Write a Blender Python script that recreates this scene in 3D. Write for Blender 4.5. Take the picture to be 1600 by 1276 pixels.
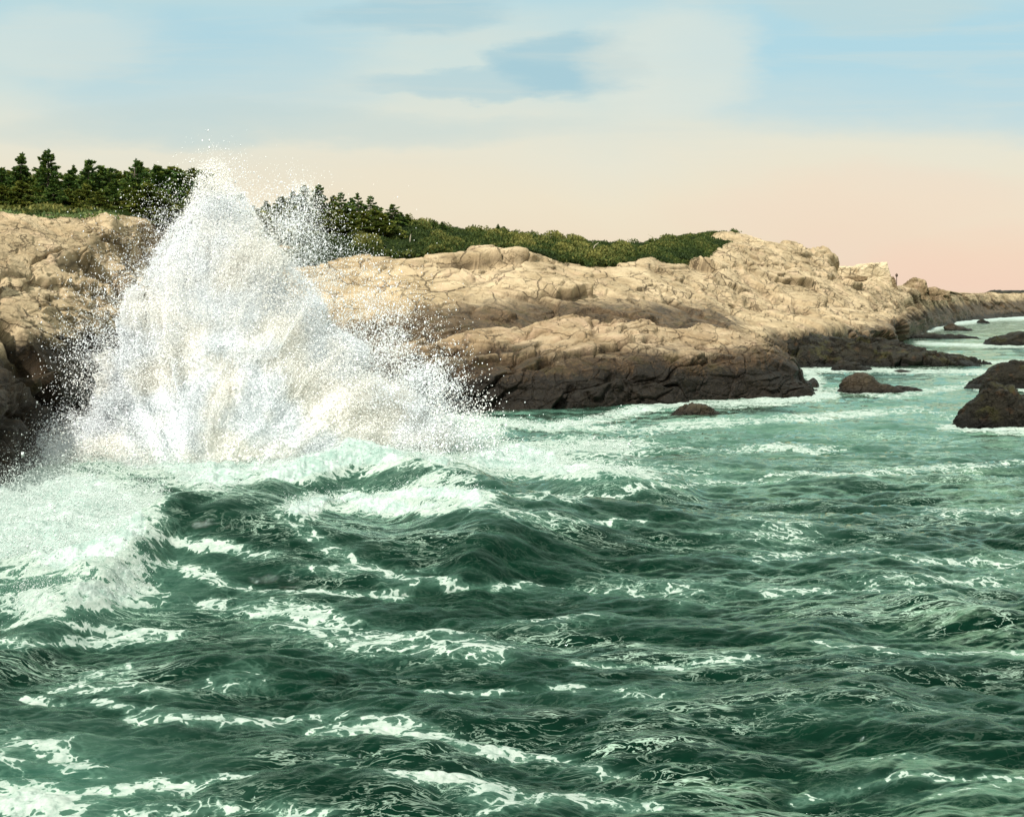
import bpy, math, random
import numpy as np
for o in list(bpy.data.objects): bpy.data.objects.remove(o)
SC = bpy.context.scene
COL = SC.collection
R = math.radians
rng = np.random.default_rng(7)
random.seed(7)

# ------------------------------------------------------------------ camera
EYE, F, HY = 6.0, 1700.0, 462.0          # eye height, focal length and horizon row in photo pixels
cam_d = bpy.data.cameras.new('camera'); cam = bpy.data.objects.new('camera', cam_d); COL.objects.link(cam)
cam.location = (0, 0, EYE); cam.rotation_euler = (R(90), 0, 0)
cam_d.sensor_width = 36; cam_d.lens = 36*F/1600; cam_d.shift_y = (HY-638)/1600
cam_d.clip_start = 0.2; cam_d.clip_end = 9000
SC.camera = cam

# ------------------------------------------------------------------ light
SUN_EL, SUN_AZ = 46.0, -150.0            # azimuth clockwise from +Y (view direction): behind the camera to the left
sd = bpy.data.lights.new('sun', 'SUN'); sd.energy = 4.8; sd.angle = R(0.6); sd.color = (1.0, 0.965, 0.90)
sun = bpy.data.objects.new('sun', sd); COL.objects.link(sun)
sun.rotation_euler = (R(90-SUN_EL), 0, R(180-SUN_AZ))
SC.view_settings.view_transform = 'Standard'; SC.view_settings.look = 'None'
SC.view_settings.exposure = 0.38; SC.view_settings.gamma = 1.0
SC.render.engine = 'CYCLES'
SC.cycles.max_bounces = 18; SC.cycles.diffuse_bounces = 9; SC.cycles.glossy_bounces = 3
SC.cycles.transmission_bounces = 4; SC.cycles.volume_bounces = 14; SC.cycles.caustics_reflective = False; SC.cycles.caustics_refractive = False

def lin(r, g, b):
    f = lambda c: (c/255/12.92) if c/255 <= 0.04045 else ((c/255+0.055)/1.055)**2.4
    return (f(r), f(g), f(b), 1.0)

class NT:
    """small node-tree helper"""
    def __init__(s, tree): s.t = tree; s.n = tree.nodes; s.l = tree.links
    def node(s, typ, ins=None, **props):
        n = s.n.new(typ)
        for k, v in props.items(): setattr(n, k, v)
        for k, v in (ins or {}).items():
            if isinstance(v, bpy.types.NodeSocket): s.l.new(v, n.inputs[k])
            else: n.inputs[k].default_value = v
        return n
    def math(s, op, a, b=0.0, clamp=False):
        n = s.n.new('ShaderNodeMath'); n.operation = op; n.use_clamp = clamp
        for i, v in enumerate((a, b)):
            if isinstance(v, bpy.types.NodeSocket): s.l.new(v, n.inputs[i])
            else: n.inputs[i].default_value = v
        return n.outputs[0]
    def mix(s, f, a, b, mode='MIX'):
        n = s.n.new('ShaderNodeMix'); n.data_type = 'RGBA'; n.blend_type = mode
        for i, v in ((0, f), (6, a), (7, b)):
            if isinstance(v, bpy.types.NodeSocket): s.l.new(v, n.inputs[i])
            else: n.inputs[i].default_value = v
        return n.outputs[2]
    def ramp(s, f, stops, interp='LINEAR'):
        n = s.n.new('ShaderNodeValToRGB'); cr = n.color_ramp; cr.interpolation = interp
        while len(cr.elements) < len(stops): cr.elements.new(0.5)
        for e, (p, c) in zip(cr.elements, stops):
            e.position = p; e.color = c if len(c) == 4 else (*c, 1)
        s.l.new(f, n.inputs[0]); return n.outputs[0]
    def step(s, v, a, b):
        n = s.node('ShaderNodeMapRange', {0: v, 1: a, 2: b}, interpolation_type='SMOOTHSTEP'); return n.outputs[0]
    def noise(s, vec, scale, detail=4, rough=0.55, dist=0.0):
        return s.node('ShaderNodeTexNoise', {'Vector': vec, 'Scale': scale, 'Detail': detail, 'Roughness': rough, 'Distortion': dist}).outputs[0]
    def scale(s, vec, v):
        return s.node('ShaderNodeVectorMath', {0: vec, 1: v}, operation='MULTIPLY').outputs[0]
    def add(s, a, b):
        return s.node('ShaderNodeVectorMath', {0: a, 1: b}, operation='ADD').outputs[0]

# ------------------------------------------------------------------ sky (world)
W = bpy.data.worlds.new('World'); SC.world = W; W.use_nodes = True
w = NT(W.node_tree); w.n.clear()
tc = w.node('ShaderNodeTexCoord').outputs['Generated']
sep = w.node('ShaderNodeSeparateXYZ', {0: tc})
X, Yd, Z = sep.outputs
ydiv = w.math('MAXIMUM', w.math('ABSOLUTE', Yd), 0.25)
el = w.math('DIVIDE', Z, ydiv)                       # tangent of elevation ahead
az = w.math('DIVIDE', X, ydiv)
comb = w.node('ShaderNodeCombineXYZ', {0: az, 1: 0.0, 2: w.math('MULTIPLY', el, 3.2)}).outputs[0]
n1 = w.noise(comb, 1.9, 6, 0.55, 0.5)
n2 = w.noise(w.add(comb, (4.1, 2.0, 0.7)), 3.6, 7, 0.6, 0.8)
e2 = w.math('ADD', el, w.math('MULTIPLY', w.math('SUBTRACT', n1, 0.5), 0.16))
base = w.ramp(w.math('MULTIPLY', e2, 2.5, True), [
    (0.00, lin(236, 212, 190)), (0.12, lin(235, 218, 192)), (0.22, lin(235, 223, 198)), (0.33, lin(229, 225, 206)),
    (0.50, lin(208, 222, 216)), (0.68, lin(182, 214, 221)), (0.78, lin(186, 214, 216)), (1.0, lin(206, 218, 210))])
wn = w.node('ShaderNodeTexNoise', {'Vector': comb, 'Scale': 5.0, 'Detail': 6, 'Roughness': 0.6}).outputs[1]
wsep = w.node('ShaderNodeSeparateXYZ', {0: wn}).outputs
azw = w.math('ADD', az, w.math('MULTIPLY', w.math('SUBTRACT', wsep[0], 0.5), 0.16))
elw = w.math('ADD', el, w.math('MULTIPLY', w.math('SUBTRACT', wsep[1], 0.5), 0.06))
def blob(cx, cy, rx, ry, soft=0.35):
    a = (cx-800)/F; e = (HY-cy)/F
    dx = w.math('DIVIDE', w.math('SUBTRACT', azw, a), rx/F); dz = w.math('DIVIDE', w.math('SUBTRACT', elw, e), ry/F)
    d = w.math('ADD', w.math('MULTIPLY', dx, dx), w.math('MULTIPLY', dz, dz))
    d = w.math('ADD', d, w.math('MULTIPLY', w.math('SUBTRACT', n2, 0.5), 1.2))
    return w.math('SUBTRACT', 1.0, w.step(d, 1.0-soft, 1.0+soft))
blue = lin(160, 204, 220); dull = lin(160, 198, 210); cream = lin(226, 228, 214)
c = base
for (cx, cy, rx, ry, sf, colr, k) in [
    (300, 110, 260, 90, 0.9, blue, 0.45), (1500, 105, 420, 90, 1.0, lin(164, 208, 224), 0.65), (1350, 60, 330, 60, .9, lin(172, 212, 224), .5),
    (640, 22, 150, 34, 0.55, dull, 0.6), (890, 105, 105, 46, 0.5, dull, 0.75), (760, 128, 180, 22, 0.5, dull, 0.5),
    (100, 60, 170, 60, .8, cream, .4), (1060, 90, 130, 80, 0.7, cream, 0.55), (1370, 15, 160, 35, .7, lin(190, 212, 212), .6),
    (1560, 420, 190, 50, 1.0, lin(243, 205, 183), 0.5), (1400, 330, 300, 60, 1.0, lin(240, 210, 190), 0.35), (430, 200, 420, 28, 0.9, lin(186, 208, 208), 0.45)]:
    c = w.mix(w.math('MULTIPLY', blob(cx, cy, rx, ry, sf), k), c, colr)
wis = w.step(w.noise(w.scale(comb, (0.6, 1, 3.0)), 6.0, 6, 0.6, 0.6), 0.48, 0.75)
c = w.mix(w.math('MULTIPLY', w.math('MULTIPLY', wis, w.step(el, 0.08, 0.18)), 0.35), c, lin(212, 219, 210))
nish = w.node('ShaderNodeTexSky', sky_type='NISHITA', sun_disc=False, sun_elevation=R(SUN_EL), sun_rotation=R(SUN_AZ))
nb = w.node('ShaderNodeBackground', {0: nish.outputs[0], 1: 0.05})
gb = w.node('ShaderNodeBackground', {0: c, 1: w.math('ADD', 0.835, w.math('MULTIPLY', w.step(el, 0.42, 1.3), 0.75))})   # unseen sky overhead brightened, added as fill light
sky = w.node('ShaderNodeMixShader', {0: 0.93, 1: nb.outputs[0], 2: gb.outputs[0]})
w.node('ShaderNodeOutputWorld', {0: sky.outputs[0]})

# ------------------------------------------------------------------ numeric noise
f32 = np.float32
def _h(ix, iy, iz=0, seed=0):
    h = (ix.astype(np.int32).astype(np.uint32)*np.uint32(374761393) + iy.astype(np.int32).astype(np.uint32)*np.uint32(668265263)
         + (iz.astype(np.int32).astype(np.uint32)*np.uint32(2147483647-1013904222) if not isinstance(iz, int) else np.uint32(iz*97+1)) + np.uint32((seed*2654435761) & 0xffffffff))
    h ^= h >> np.uint32(13); h *= np.uint32(1274126177); h ^= h >> np.uint32(16); h *= np.uint32(2246822519); h ^= h >> np.uint32(15)
    return h
def _u(h): return (h & np.uint32(0xffffff)).astype(f32)/f32(16777216)
def vnoise3(x, y, z, seed=0):
    """gradient noise in 3D, about -1..1"""
    x, y, z = (np.asarray(a, f32) for a in (x, y, z))
    fx, fy, fz = np.floor(x), np.floor(y), np.floor(z)
    dx, dy, dz = x-fx, y-fy, z-fz
    ux, uy, uz = (d*d*d*(d*(d*6-15)+10) for d in (dx, dy, dz))
    out = 0
    for i in (0, 1):
        wx = ux if i else 1-ux
        for j in (0, 1):
            wy = uy if j else 1-uy
            for k in (0, 1):
                h = _h(fx+i, fy+j, fz+k, seed)
                gx = (h & np.uint32(255)).astype(f32)/127.5-1; gy = ((h >> np.uint32(8)) & np.uint32(255)).astype(f32)/127.5-1
                gz = ((h >> np.uint32(16)) & np.uint32(255)).astype(f32)/127.5-1
                out = out + wx*wy*(uz if k else 1-uz)*(gx*(dx-i)+gy*(dy-j)+gz*(dz-k))
    return out*1.3
def fbm(x, y, z, octv=4, seed=0, gain=0.5, lac=2.03, ridge=False):
    a, s, t = 1.0, 0, 0.0
    for o in range(octv):
        n = vnoise3(x, y, z, seed+o*17)
        if ridge: n = 1-2*np.abs(n)
        s = s+a*n; t += a; a *= gain; x = x*lac+3.1; y = y*lac+7.7; z = z*lac+1.3
    return s/t
def voro2(x, y, seed=0):
    """edge distance (F2-F1), cell value, and a tilted plane per cell"""
    x = np.asarray(x, f32); y = np.asarray(y, f32)
    fx, fy = np.floor(x), np.floor(y)
    f1 = np.full(x.shape, 9, f32); f2 = f1.copy(); cell = np.zeros(x.shape, f32); tilt = np.zeros(x.shape, f32)
    for i in (-1, 0, 1):
        for j in (-1, 0, 1):
            h = _h(fx+i, fy+j, 0, seed)
            h2 = h*np.uint32(2654435761) ^ (h >> np.uint32(9)); h3 = h*np.uint32(40503)+np.uint32(77)
            px = fx+i+_u(h); py = fy+j+_u(h2)
            d = np.hypot(px-x, py-y)
            near = d < f1
            f2 = np.where(near, f1, np.minimum(f2, d)); cell = np.where(near, _u(h3), cell); f1 = np.where(near, d, f1)
            g = _u(h3 ^ (h2 >> np.uint32(5)))*6.283
            tilt = np.where(near, (x-px)*np.cos(g)+(y-py)*np.sin(g), tilt)
    return f2-f1, cell, tilt
def sstep(v, a, b):
    t = np.clip((v-a)/(b-a), 0, 1); return t*t*(3-2*t)

# ------------------------------------------------------------------ mesh helpers
def mesh_obj(name, V, Fq, mat, parent=None, smooth=True, attrs=None):
    V = np.ascontiguousarray(V, f32).reshape(-1, 3); Fq = np.ascontiguousarray(Fq, np.int32)
    n, k = Fq.shape
    me = bpy.data.meshes.new(name)
    me.vertices.add(len(V)); me.vertices.foreach_set('co', V.ravel())
    me.loops.add(n*k); me.loops.foreach_set('vertex_index', Fq.ravel())
    me.polygons.add(n); me.polygons.foreach_set('loop_start', np.arange(0, n*k, k, dtype=np.int32))
    me.polygons.foreach_set('loop_total', np.full(n, k, np.int32))
    me.polygons.foreach_set('use_smooth', np.full(n, smooth, bool))
    for an, av in (attrs or {}).items():
        a = me.attributes.new(an, 'FLOAT', 'POINT'); a.data.foreach_set('value', np.ascontiguousarray(av, f32).ravel())
    me.materials.append(mat); me.update(calc_edges=True)
    o = bpy.data.objects.new(name, me); COL.objects.link(o)
    if parent: o.parent = parent
    return o
def grid_faces(r, c, wrap=False):
    i = np.arange(r-1)[:, None]*c; j = np.arange(c if wrap else c-1)[None, :]; j2 = (j+1) % c
    return np.stack([i+j, i+j2, i+c+j2, i+c+j], -1).reshape(-1, 4)
def tag(o, label=None, cat=None, group=None, kind=None):
    if label: o['label'] = label
    if cat: o['category'] = cat
    if group: o['group'] = group
    if kind: o['kind'] = kind
    return o
def new_mat(name):
    m = bpy.data.materials.new(name); m.use_nodes = True
    t = NT(m.node_tree); t.n.clear(); return m, t

# ------------------------------------------------------------------ materials
def rock_mat(name, wet_z, wet_soft, light=(194, 173, 139), light2=(164, 144, 112), dark=(84, 67, 46), black=(34, 28, 19), black_z=0.9, veg=False, weed=0.35, js=1.0, bd=0.22, wsoft=0.35):
    m, t = new_mat(name)
    pos = t.node('ShaderNodeNewGeometry').outputs['Position']
    px, py, pz = t.node('ShaderNodeSeparateXYZ', {0: pos}).outputs
    big = t.noise(pos, 0.22, 5, 0.6); mid = t.noise(pos, 1.1, 7, 0.68, 0.4); fine = t.noise(pos, 7.0, 7, 0.72)
    crack = t.node('ShaderNodeAttribute', attribute_name='crack').outputs['Fac']
    body = t.mix(t.step(big, 0.38, 0.64), lin(*light2), lin(*light))
    body = t.mix(t.math('MULTIPLY', t.step(mid, 0.48, 0.72), 0.45), body, lin(208, 188, 152))
    body = t.mix(t.math('MULTIPLY', t.step(fine, 0.50, 0.70), 0.35), body, lin(136, 116, 86))
    pinkn = t.noise(t.add(pos, (9, 3, 5)), 0.5, 4)
    body = t.mix(t.math('MULTIPLY', t.step(pinkn, 0.52, 0.70), 0.3), body, lin(200, 168, 142))
    stn = t.step(t.noise(t.scale(t.add(pos, (2, 6, 1)), (1, 1, 1.8)), 0.28, 7, 0.7, 0.8), 0.52, 0.66)
    body = t.mix(t.math('MULTIPLY', stn, 0.42), body, lin(126, 106, 76))
    # dark joint lines; the dark brown in cracks also paints in their shade
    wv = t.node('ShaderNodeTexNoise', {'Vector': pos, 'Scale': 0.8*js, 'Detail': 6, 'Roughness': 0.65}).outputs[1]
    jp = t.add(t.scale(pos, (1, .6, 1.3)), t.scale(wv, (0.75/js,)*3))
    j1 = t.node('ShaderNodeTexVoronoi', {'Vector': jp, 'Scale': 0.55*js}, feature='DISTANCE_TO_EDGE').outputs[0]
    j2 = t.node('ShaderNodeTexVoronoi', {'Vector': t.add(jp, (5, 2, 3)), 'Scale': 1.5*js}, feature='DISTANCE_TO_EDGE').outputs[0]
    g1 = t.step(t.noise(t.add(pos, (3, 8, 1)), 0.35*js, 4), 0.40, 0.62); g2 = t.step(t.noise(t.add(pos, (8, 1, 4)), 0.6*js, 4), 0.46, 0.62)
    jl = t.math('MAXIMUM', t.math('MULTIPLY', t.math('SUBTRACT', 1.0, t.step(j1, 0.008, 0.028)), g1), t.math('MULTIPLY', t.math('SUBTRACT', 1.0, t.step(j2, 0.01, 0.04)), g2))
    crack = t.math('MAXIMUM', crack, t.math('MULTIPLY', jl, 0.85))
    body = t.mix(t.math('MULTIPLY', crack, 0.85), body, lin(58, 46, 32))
    spots = t.step(t.noise(pos, 3.2, 6, 0.7, 1.2), 0.60, 0.68)
    body = t.mix(t.math('MULTIPLY', spots, 0.45), body, lin(98, 82, 56))
    # tide zone: brown stain below, nearly black weed at the water
    zz = t.math('ADD', pz, t.math('MULTIPLY', t.math('SUBTRACT', t.noise(t.scale(pos, (1, 1, 0.5)), 0.35, 6, 0.65, 0.6), 0.5), wet_soft))
    zz = t.math('ADD', zz, t.math('MULTIPLY', t.math('SUBTRACT', fine, 0.5), wet_soft*0.35))
    zz = t.math('SUBTRACT', zz, t.node('ShaderNodeAttribute', attribute_name='wetoff').outputs['Fac'])
    wet = t.math('SUBTRACT', 1.0, t.step(zz, wet_z-wsoft, wet_z+wsoft))
    dk = t.mix(t.step(mid, 0.40, 0.62), lin(*dark), lin(*[int(v*0.62) for v in dark]))
    dk = t.mix(t.math('MULTIPLY', t.step(fine, 0.52, 0.7), 0.5), dk, lin(*[min(255, int(v*1.75)) for v in dark]))
    dk = t.mix(t.math('MULTIPLY', t.step(t.noise(pos, 0.9, 5), 0.5, 0.66), weed), dk, lin(62, 60, 26))
    dk = t.mix(t.math('MULTIPLY', t.step(t.noise(t.add(pos, (7, 7, 7)), 1.6, 5), 0.56, 0.68), weed*.5), dk, lin(82, 54, 28))
    body = t.mix(t.math('MULTIPLY', wet, 0.985), body, dk)
    blk = t.math('SUBTRACT', 1.0, t.step(zz, black_z-0.3, black_z+0.5))
    body = t.mix(t.math('MULTIPLY', blk, 0.93), body, t.mix(t.step(fine, .5, .68), lin(*black), lin(*[int(v*1.9) for v in black])))
    if veg:
        vg = t.node('ShaderNodeAttribute', attribute_name='veg').outputs['Fac']
        v = t.math('ADD', vg, t.math('MULTIPLY', t.math('SUBTRACT', mid, 0.5), 0.7))
        gr = t.mix(t.step(fine, 0.4, 0.62), lin(46, 54, 20), lin(92, 92, 42))
        body = t.mix(t.step(v, 0.42, 0.58), body, gr)
    hgt = t.math('ADD', t.math('MULTIPLY', mid, 0.8), t.math('MULTIPLY', fine, 0.35))
    hgt = t.math('SUBTRACT', hgt, t.math('MULTIPLY', jl, 0.7))
    bmp = t.node('ShaderNodeBump', {'Strength': 0.9, 'Distance': bd, 'Height': hgt})
    rgh = t.math('SUBTRACT', 0.88, t.math('MULTIPLY', wet, 0.38))
    body = t.mix(1.0, body, (0.82, 0.81, 0.81, 1), 'MULTIPLY')
    p = t.node('ShaderNodeBsdfPrincipled', {'Base Color': body, 'Roughness': rgh, 'Normal': bmp.outputs[0]})
    p.inputs['Specular IOR Level'].default_value = 0.16
    t.node('ShaderNodeOutputMaterial', {0: p.outputs[0]})
    return m

def plain_mat(name, c1, c2, scale=4, rough=0.85, bump=0.3, dist=0.05):
    m, t = new_mat(name)
    pos = t.node('ShaderNodeNewGeometry').outputs['Position']
    n = t.noise(pos, scale, 6, 0.65)
    p = t.node('ShaderNodeBsdfPrincipled', {'Base Color': t.mix(t.step(n, 0.35, 0.65), c1, c2), 'Roughness': rough,
        'Normal': t.node('ShaderNodeBump', {'Strength': bump, 'Distance': dist, 'Height': n}).outputs[0]})
    t.node('ShaderNodeOutputMaterial', {0: p.outputs[0]}); return m

def leaf_mat(name, a, b, c):
    m, t = new_mat(name)
    pos = t.node('ShaderNodeNewGeometry').outputs['Position']
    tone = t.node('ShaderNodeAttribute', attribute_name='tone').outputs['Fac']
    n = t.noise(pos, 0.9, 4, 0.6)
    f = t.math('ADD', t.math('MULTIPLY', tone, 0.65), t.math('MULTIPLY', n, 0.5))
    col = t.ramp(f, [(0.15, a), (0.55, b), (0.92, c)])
    col = t.mix(1.0, col, (0.82, 0.82, 0.82, 1), 'MULTIPLY')
    d = t.node('ShaderNodeBsdfPrincipled', {'Base Color': col, 'Roughness': 0.75}); d.inputs['Specular IOR Level'].default_value = 0.2
    tr = t.node('ShaderNodeBsdfTranslucent', {'Color': col})
    mx = t.node('ShaderNodeMixShader', {0: 0.25, 1: d.outputs[0], 2: tr.outputs[0]})
    t.node('ShaderNodeOutputMaterial', {0: mx.outputs[0]}); return m

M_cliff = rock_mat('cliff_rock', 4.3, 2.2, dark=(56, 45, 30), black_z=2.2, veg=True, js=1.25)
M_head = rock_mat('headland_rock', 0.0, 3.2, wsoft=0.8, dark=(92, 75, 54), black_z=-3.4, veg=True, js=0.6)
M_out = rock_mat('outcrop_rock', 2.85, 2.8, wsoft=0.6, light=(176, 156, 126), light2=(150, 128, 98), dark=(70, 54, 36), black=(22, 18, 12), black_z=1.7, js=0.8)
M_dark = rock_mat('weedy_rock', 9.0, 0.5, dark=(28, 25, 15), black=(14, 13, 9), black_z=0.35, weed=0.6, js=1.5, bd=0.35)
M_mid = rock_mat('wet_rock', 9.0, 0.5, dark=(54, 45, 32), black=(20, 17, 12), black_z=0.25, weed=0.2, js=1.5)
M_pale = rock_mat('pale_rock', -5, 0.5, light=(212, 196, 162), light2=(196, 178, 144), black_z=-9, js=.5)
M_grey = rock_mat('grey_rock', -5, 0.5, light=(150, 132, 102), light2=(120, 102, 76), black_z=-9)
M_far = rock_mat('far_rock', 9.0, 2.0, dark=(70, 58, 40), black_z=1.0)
M_leaf = leaf_mat('spruce_needles', lin(26, 48, 24), lin(66, 94, 38), lin(132, 142, 62))
M_leaf2 = leaf_mat('scrub_leaves', lin(24, 40, 16), lin(66, 82, 34), lin(140, 134, 70))
M_leaf3 = leaf_mat('olive_needles', lin(30, 48, 20), lin(82, 98, 36), lin(156, 150, 66))
M_grass = leaf_mat('grass_blades', lin(60, 88, 52), lin(120, 134, 76), lin(168, 168, 122))
M_bark = plain_mat('spruce_bark', lin(70, 60, 48), lin(120, 112, 98), 9)
M_dead = plain_mat('dead_wood', lin(150, 140, 120), lin(186, 176, 152), 9)
M_post = plain_mat('dark_wood', lin(52, 40, 34), lin(80, 60, 48), 9)

# ------------------------------------------------------------------ lofted land
def U(px, Y, py):                        # photo pixel at depth Y -> world
    return ((px-800)*Y/F, Y, EYE+(HY-py)*Y/F)
def row(pts, pxs):
    """pts: (px, Y, py) or (px, Y, 'z', z)"""
    p = np.array([q[0] for q in pts], float); Y = np.array([q[1] for q in pts], float)
    Z = np.array([q[3] if len(q) == 4 else EYE+(HY-q[2])*q[1]/F for q in pts], float)
    y = np.interp(pxs, p, Y); z = np.interp(pxs, p, Z)
    k = max(3, int(len(pxs)*0.008)) | 1; ker = np.hanning(k+2)[1:-1]; ker /= ker.sum()
    sm = lambda a: np.convolve(np.pad(a, k//2, 'edge'), ker, 'valid')
    y, z = sm(y), sm(z)
    return np.stack([(pxs-800)*y/F, y, z], -1)
def loft(rows, counts, pxs):
    Rw = [row(r, pxs) for r in rows]; out = []; ts = []
    n = len(Rw)
    for i in range(n-1):
        p0, p1, p2, p3 = Rw[max(i-1, 0)], Rw[i], Rw[i+1], Rw[min(i+2, n-1)]
        c = counts[i]
        for t in np.arange(c)/c:
            lin_ = p1*(1-t)+p2*t
            cr = 0.5*((2*p1)+(-p0+p2)*t+(2*p0-5*p1+4*p2-p3)*t*t+(-p0+3*p1-3*p2+p3)*t**3)
            out.append(0.5*lin_+0.5*cr); ts.append(i+t)
    out.append(Rw[-1]); ts.append(n-1)
    return np.array(out, f32), np.array(ts, f32)
def normals(P):
    du = np.gradient(P, axis=1); dv = np.gradient(P, axis=0)
    n = np.cross(du, dv); n /= np.linalg.norm(n, axis=-1, keepdims=True)+1e-9
    return n.astype(f32)
def rockify(P, amp, cell, seed, dip=0.35, crack_amp=1.0, fine=1.0, cw=1.0):
    """displace a surface with bulges, joint blocks and cracks; returns P, crack mask"""
    x, y, z = P[..., 0], P[..., 1], P[..., 2]
    N = normals(P)
    N[..., 2] = np.abs(N[..., 2]); 
    s = 1/cell
    wx = fbm(x*s*.7, y*s*.7, z*s*.7, 4, seed+1); wy_ = fbm(x*s*.7+9, y*s*.7, z*s*.7+4, 4, seed+2)
    d = amp*0.75*fbm(x*s*.45, y*s*.3, z*s*.6, 3, seed+3)
    crack = np.zeros_like(x)
    # joint blocks at falling sizes; the coordinates lean so that joints dip to one side
    for k, (m, a, wd) in enumerate(((0.36, 0.62, 0.05), (0.9, 0.56, 0.05), (2.1, 0.21, 0.055), (5.0, 0.08, 0.07))):
        u = (x + dip*z*1.4 + 0.15*y)*s*m*0.7 + wx*0.8; v = (z*1.6 + y*0.5 - dip*x)*s*m + wy_*0.8
        e, c, tl = voro2(u, v, seed+31*k)
        gate = sstep(fbm(x*s*m*.33+k, y*s*m*.33, z*s*m*.33, 2, seed+70+k), -0.30, 0.30)
        g = sstep(e, 0.0, wd*2.0)
        d = d + amp*a*(((c-0.5)*0.75+tl*1.6)*sstep(e, 0, 0.05)*(0.3+0.7*gate) - crack_amp*0.6*(1-g)*(0.15+0.85*gate))
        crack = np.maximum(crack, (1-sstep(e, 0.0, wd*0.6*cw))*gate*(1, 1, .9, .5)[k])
    ph = (z*1.0 + 0.25*y - dip*x*0.6 + wx*0.9)*s*1.7
    saw = ph-np.floor(ph)
    d = d + amp*0.26*saw*sstep(fbm(x*s*.4, y*s*.4, z*s*.4+5, 2, seed+91), -0.2, 0.3)
    d = d + amp*0.10*fine*fbm(x*s*2.3, y*s*2.0, z*s*3.0, 5, seed+95, 0.58, ridge=True) + amp*0.05*fine*fbm(x*s*8, y*s*8, z*s*10, 3, seed+99)
    return P+N*d[..., None].astype(f32), crack

def land(name, rows, counts, px0, px1, ncol, mat, amp, cell, seed, label=None, cat=None, kind=None, group=None, veg=None, wz=None, dip=0.35, crack_amp=1.0, ampfn=None, fine=1.0, cw=1.0):
    pxs = np.linspace(px0, px1, ncol)
    P, ts = loft(rows, counts, pxs)
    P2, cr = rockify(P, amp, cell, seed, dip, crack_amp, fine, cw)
    T = np.repeat(ts[:, None], ncol, 1); C = np.repeat(pxs[None, :], len(ts), 0)
    if ampfn is not None:
        k = ampfn(T, C)[..., None].astype(f32); P2 = P*(1-k)+P2*k
    at = {'crack': cr}
    if veg is not None: at['veg'] = veg(T, C, P2)
    if wz is not None: at['wetoff'] = wz(T, C)
    o = mesh_obj(name, P2, grid_faces(*P2.shape[:2]), mat, attrs=at)
    tag(o, label, cat, group, kind)
    return o, P2, T, C

# --- left cliff
Zw = lambda px, Y, z=-0.8: (px, Y, 'z', z)
cl_rows = [
 [Zw(-700, 22, -1.5), Zw(-200, 27, -1.5), Zw(0, 33, -1.5), Zw(90, 40, -1.5), Zw(170, 48, -1.5), Zw(260, 60, -1.5), Zw(380, 74, -1.5), Zw(520, 84, -1.5), Zw(640, 88, -2)],
 [(-700, 23.5, 700), (-200, 29, 660), (0, 35, 640), (60, 40, 630), (120, 47, 610), (175, 53, 590), (260, 63, 560), (380, 76, 530), (520, 86, 515), (640, 92, 510)],
 [(-700, 27, 580), (-200, 33, 560), (0, 40, 545), (60, 45, 515), (130, 52, 490), (190, 58, 472), (260, 68, 455), (380, 82, 470), (520, 92, 470), (640, 98, 480)],
 [(-700, 32, 430), (-200, 42, 425), (0, 50, 425), (60, 55, 410), (130, 60, 400), (200, 66, 400), (260, 76, 410), (380, 90, 430), (520, 100, 440), (640, 105, 450)],
 [(-700, 44, 335), (-200, 54, 336), (0, 62, 338), (60, 64, 337), (130, 66, 338), (175, 67, 340), (215, 72, 352), (260, 82, 362), (380, 95, 392), (520, 106, 410), (640, 112, 430)],
 [(-700, 52, 331), (-200, 62, 332), (0, 70, 334), (130, 74, 334), (175, 76, 335), (215, 80, 347), (260, 90, 350), (380, 104, 375), (520, 116, 400), (640, 122, 430)],
 [(-700, 90, 336), (-200, 98, 336), (0, 105, 338), (175, 110, 340), (260, 115, 345), (380, 122, 352), (520, 130, 370), (640, 135, 430)],
 [Zw(-700, 150, 0), Zw(0, 150, 0), Zw(640, 150, 0)]]
def cl_veg(T, C, P): return sstep(T, 4.25, 4.75)
cliff, Pc, Tc, Cc = land('cliff', cl_rows, [90, 170, 170, 150, 30, 40, 12], -700, 560, 1250, M_cliff, 1.05, 3.4, 11,
    'pale cracked granite cliff at the left with a dark wet foot', None, 'structure', veg=cl_veg, dip=-0.55, ampfn=lambda T, C: 1-0.8*sstep(T, 4.0, 5.0), cw=0.9)

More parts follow.
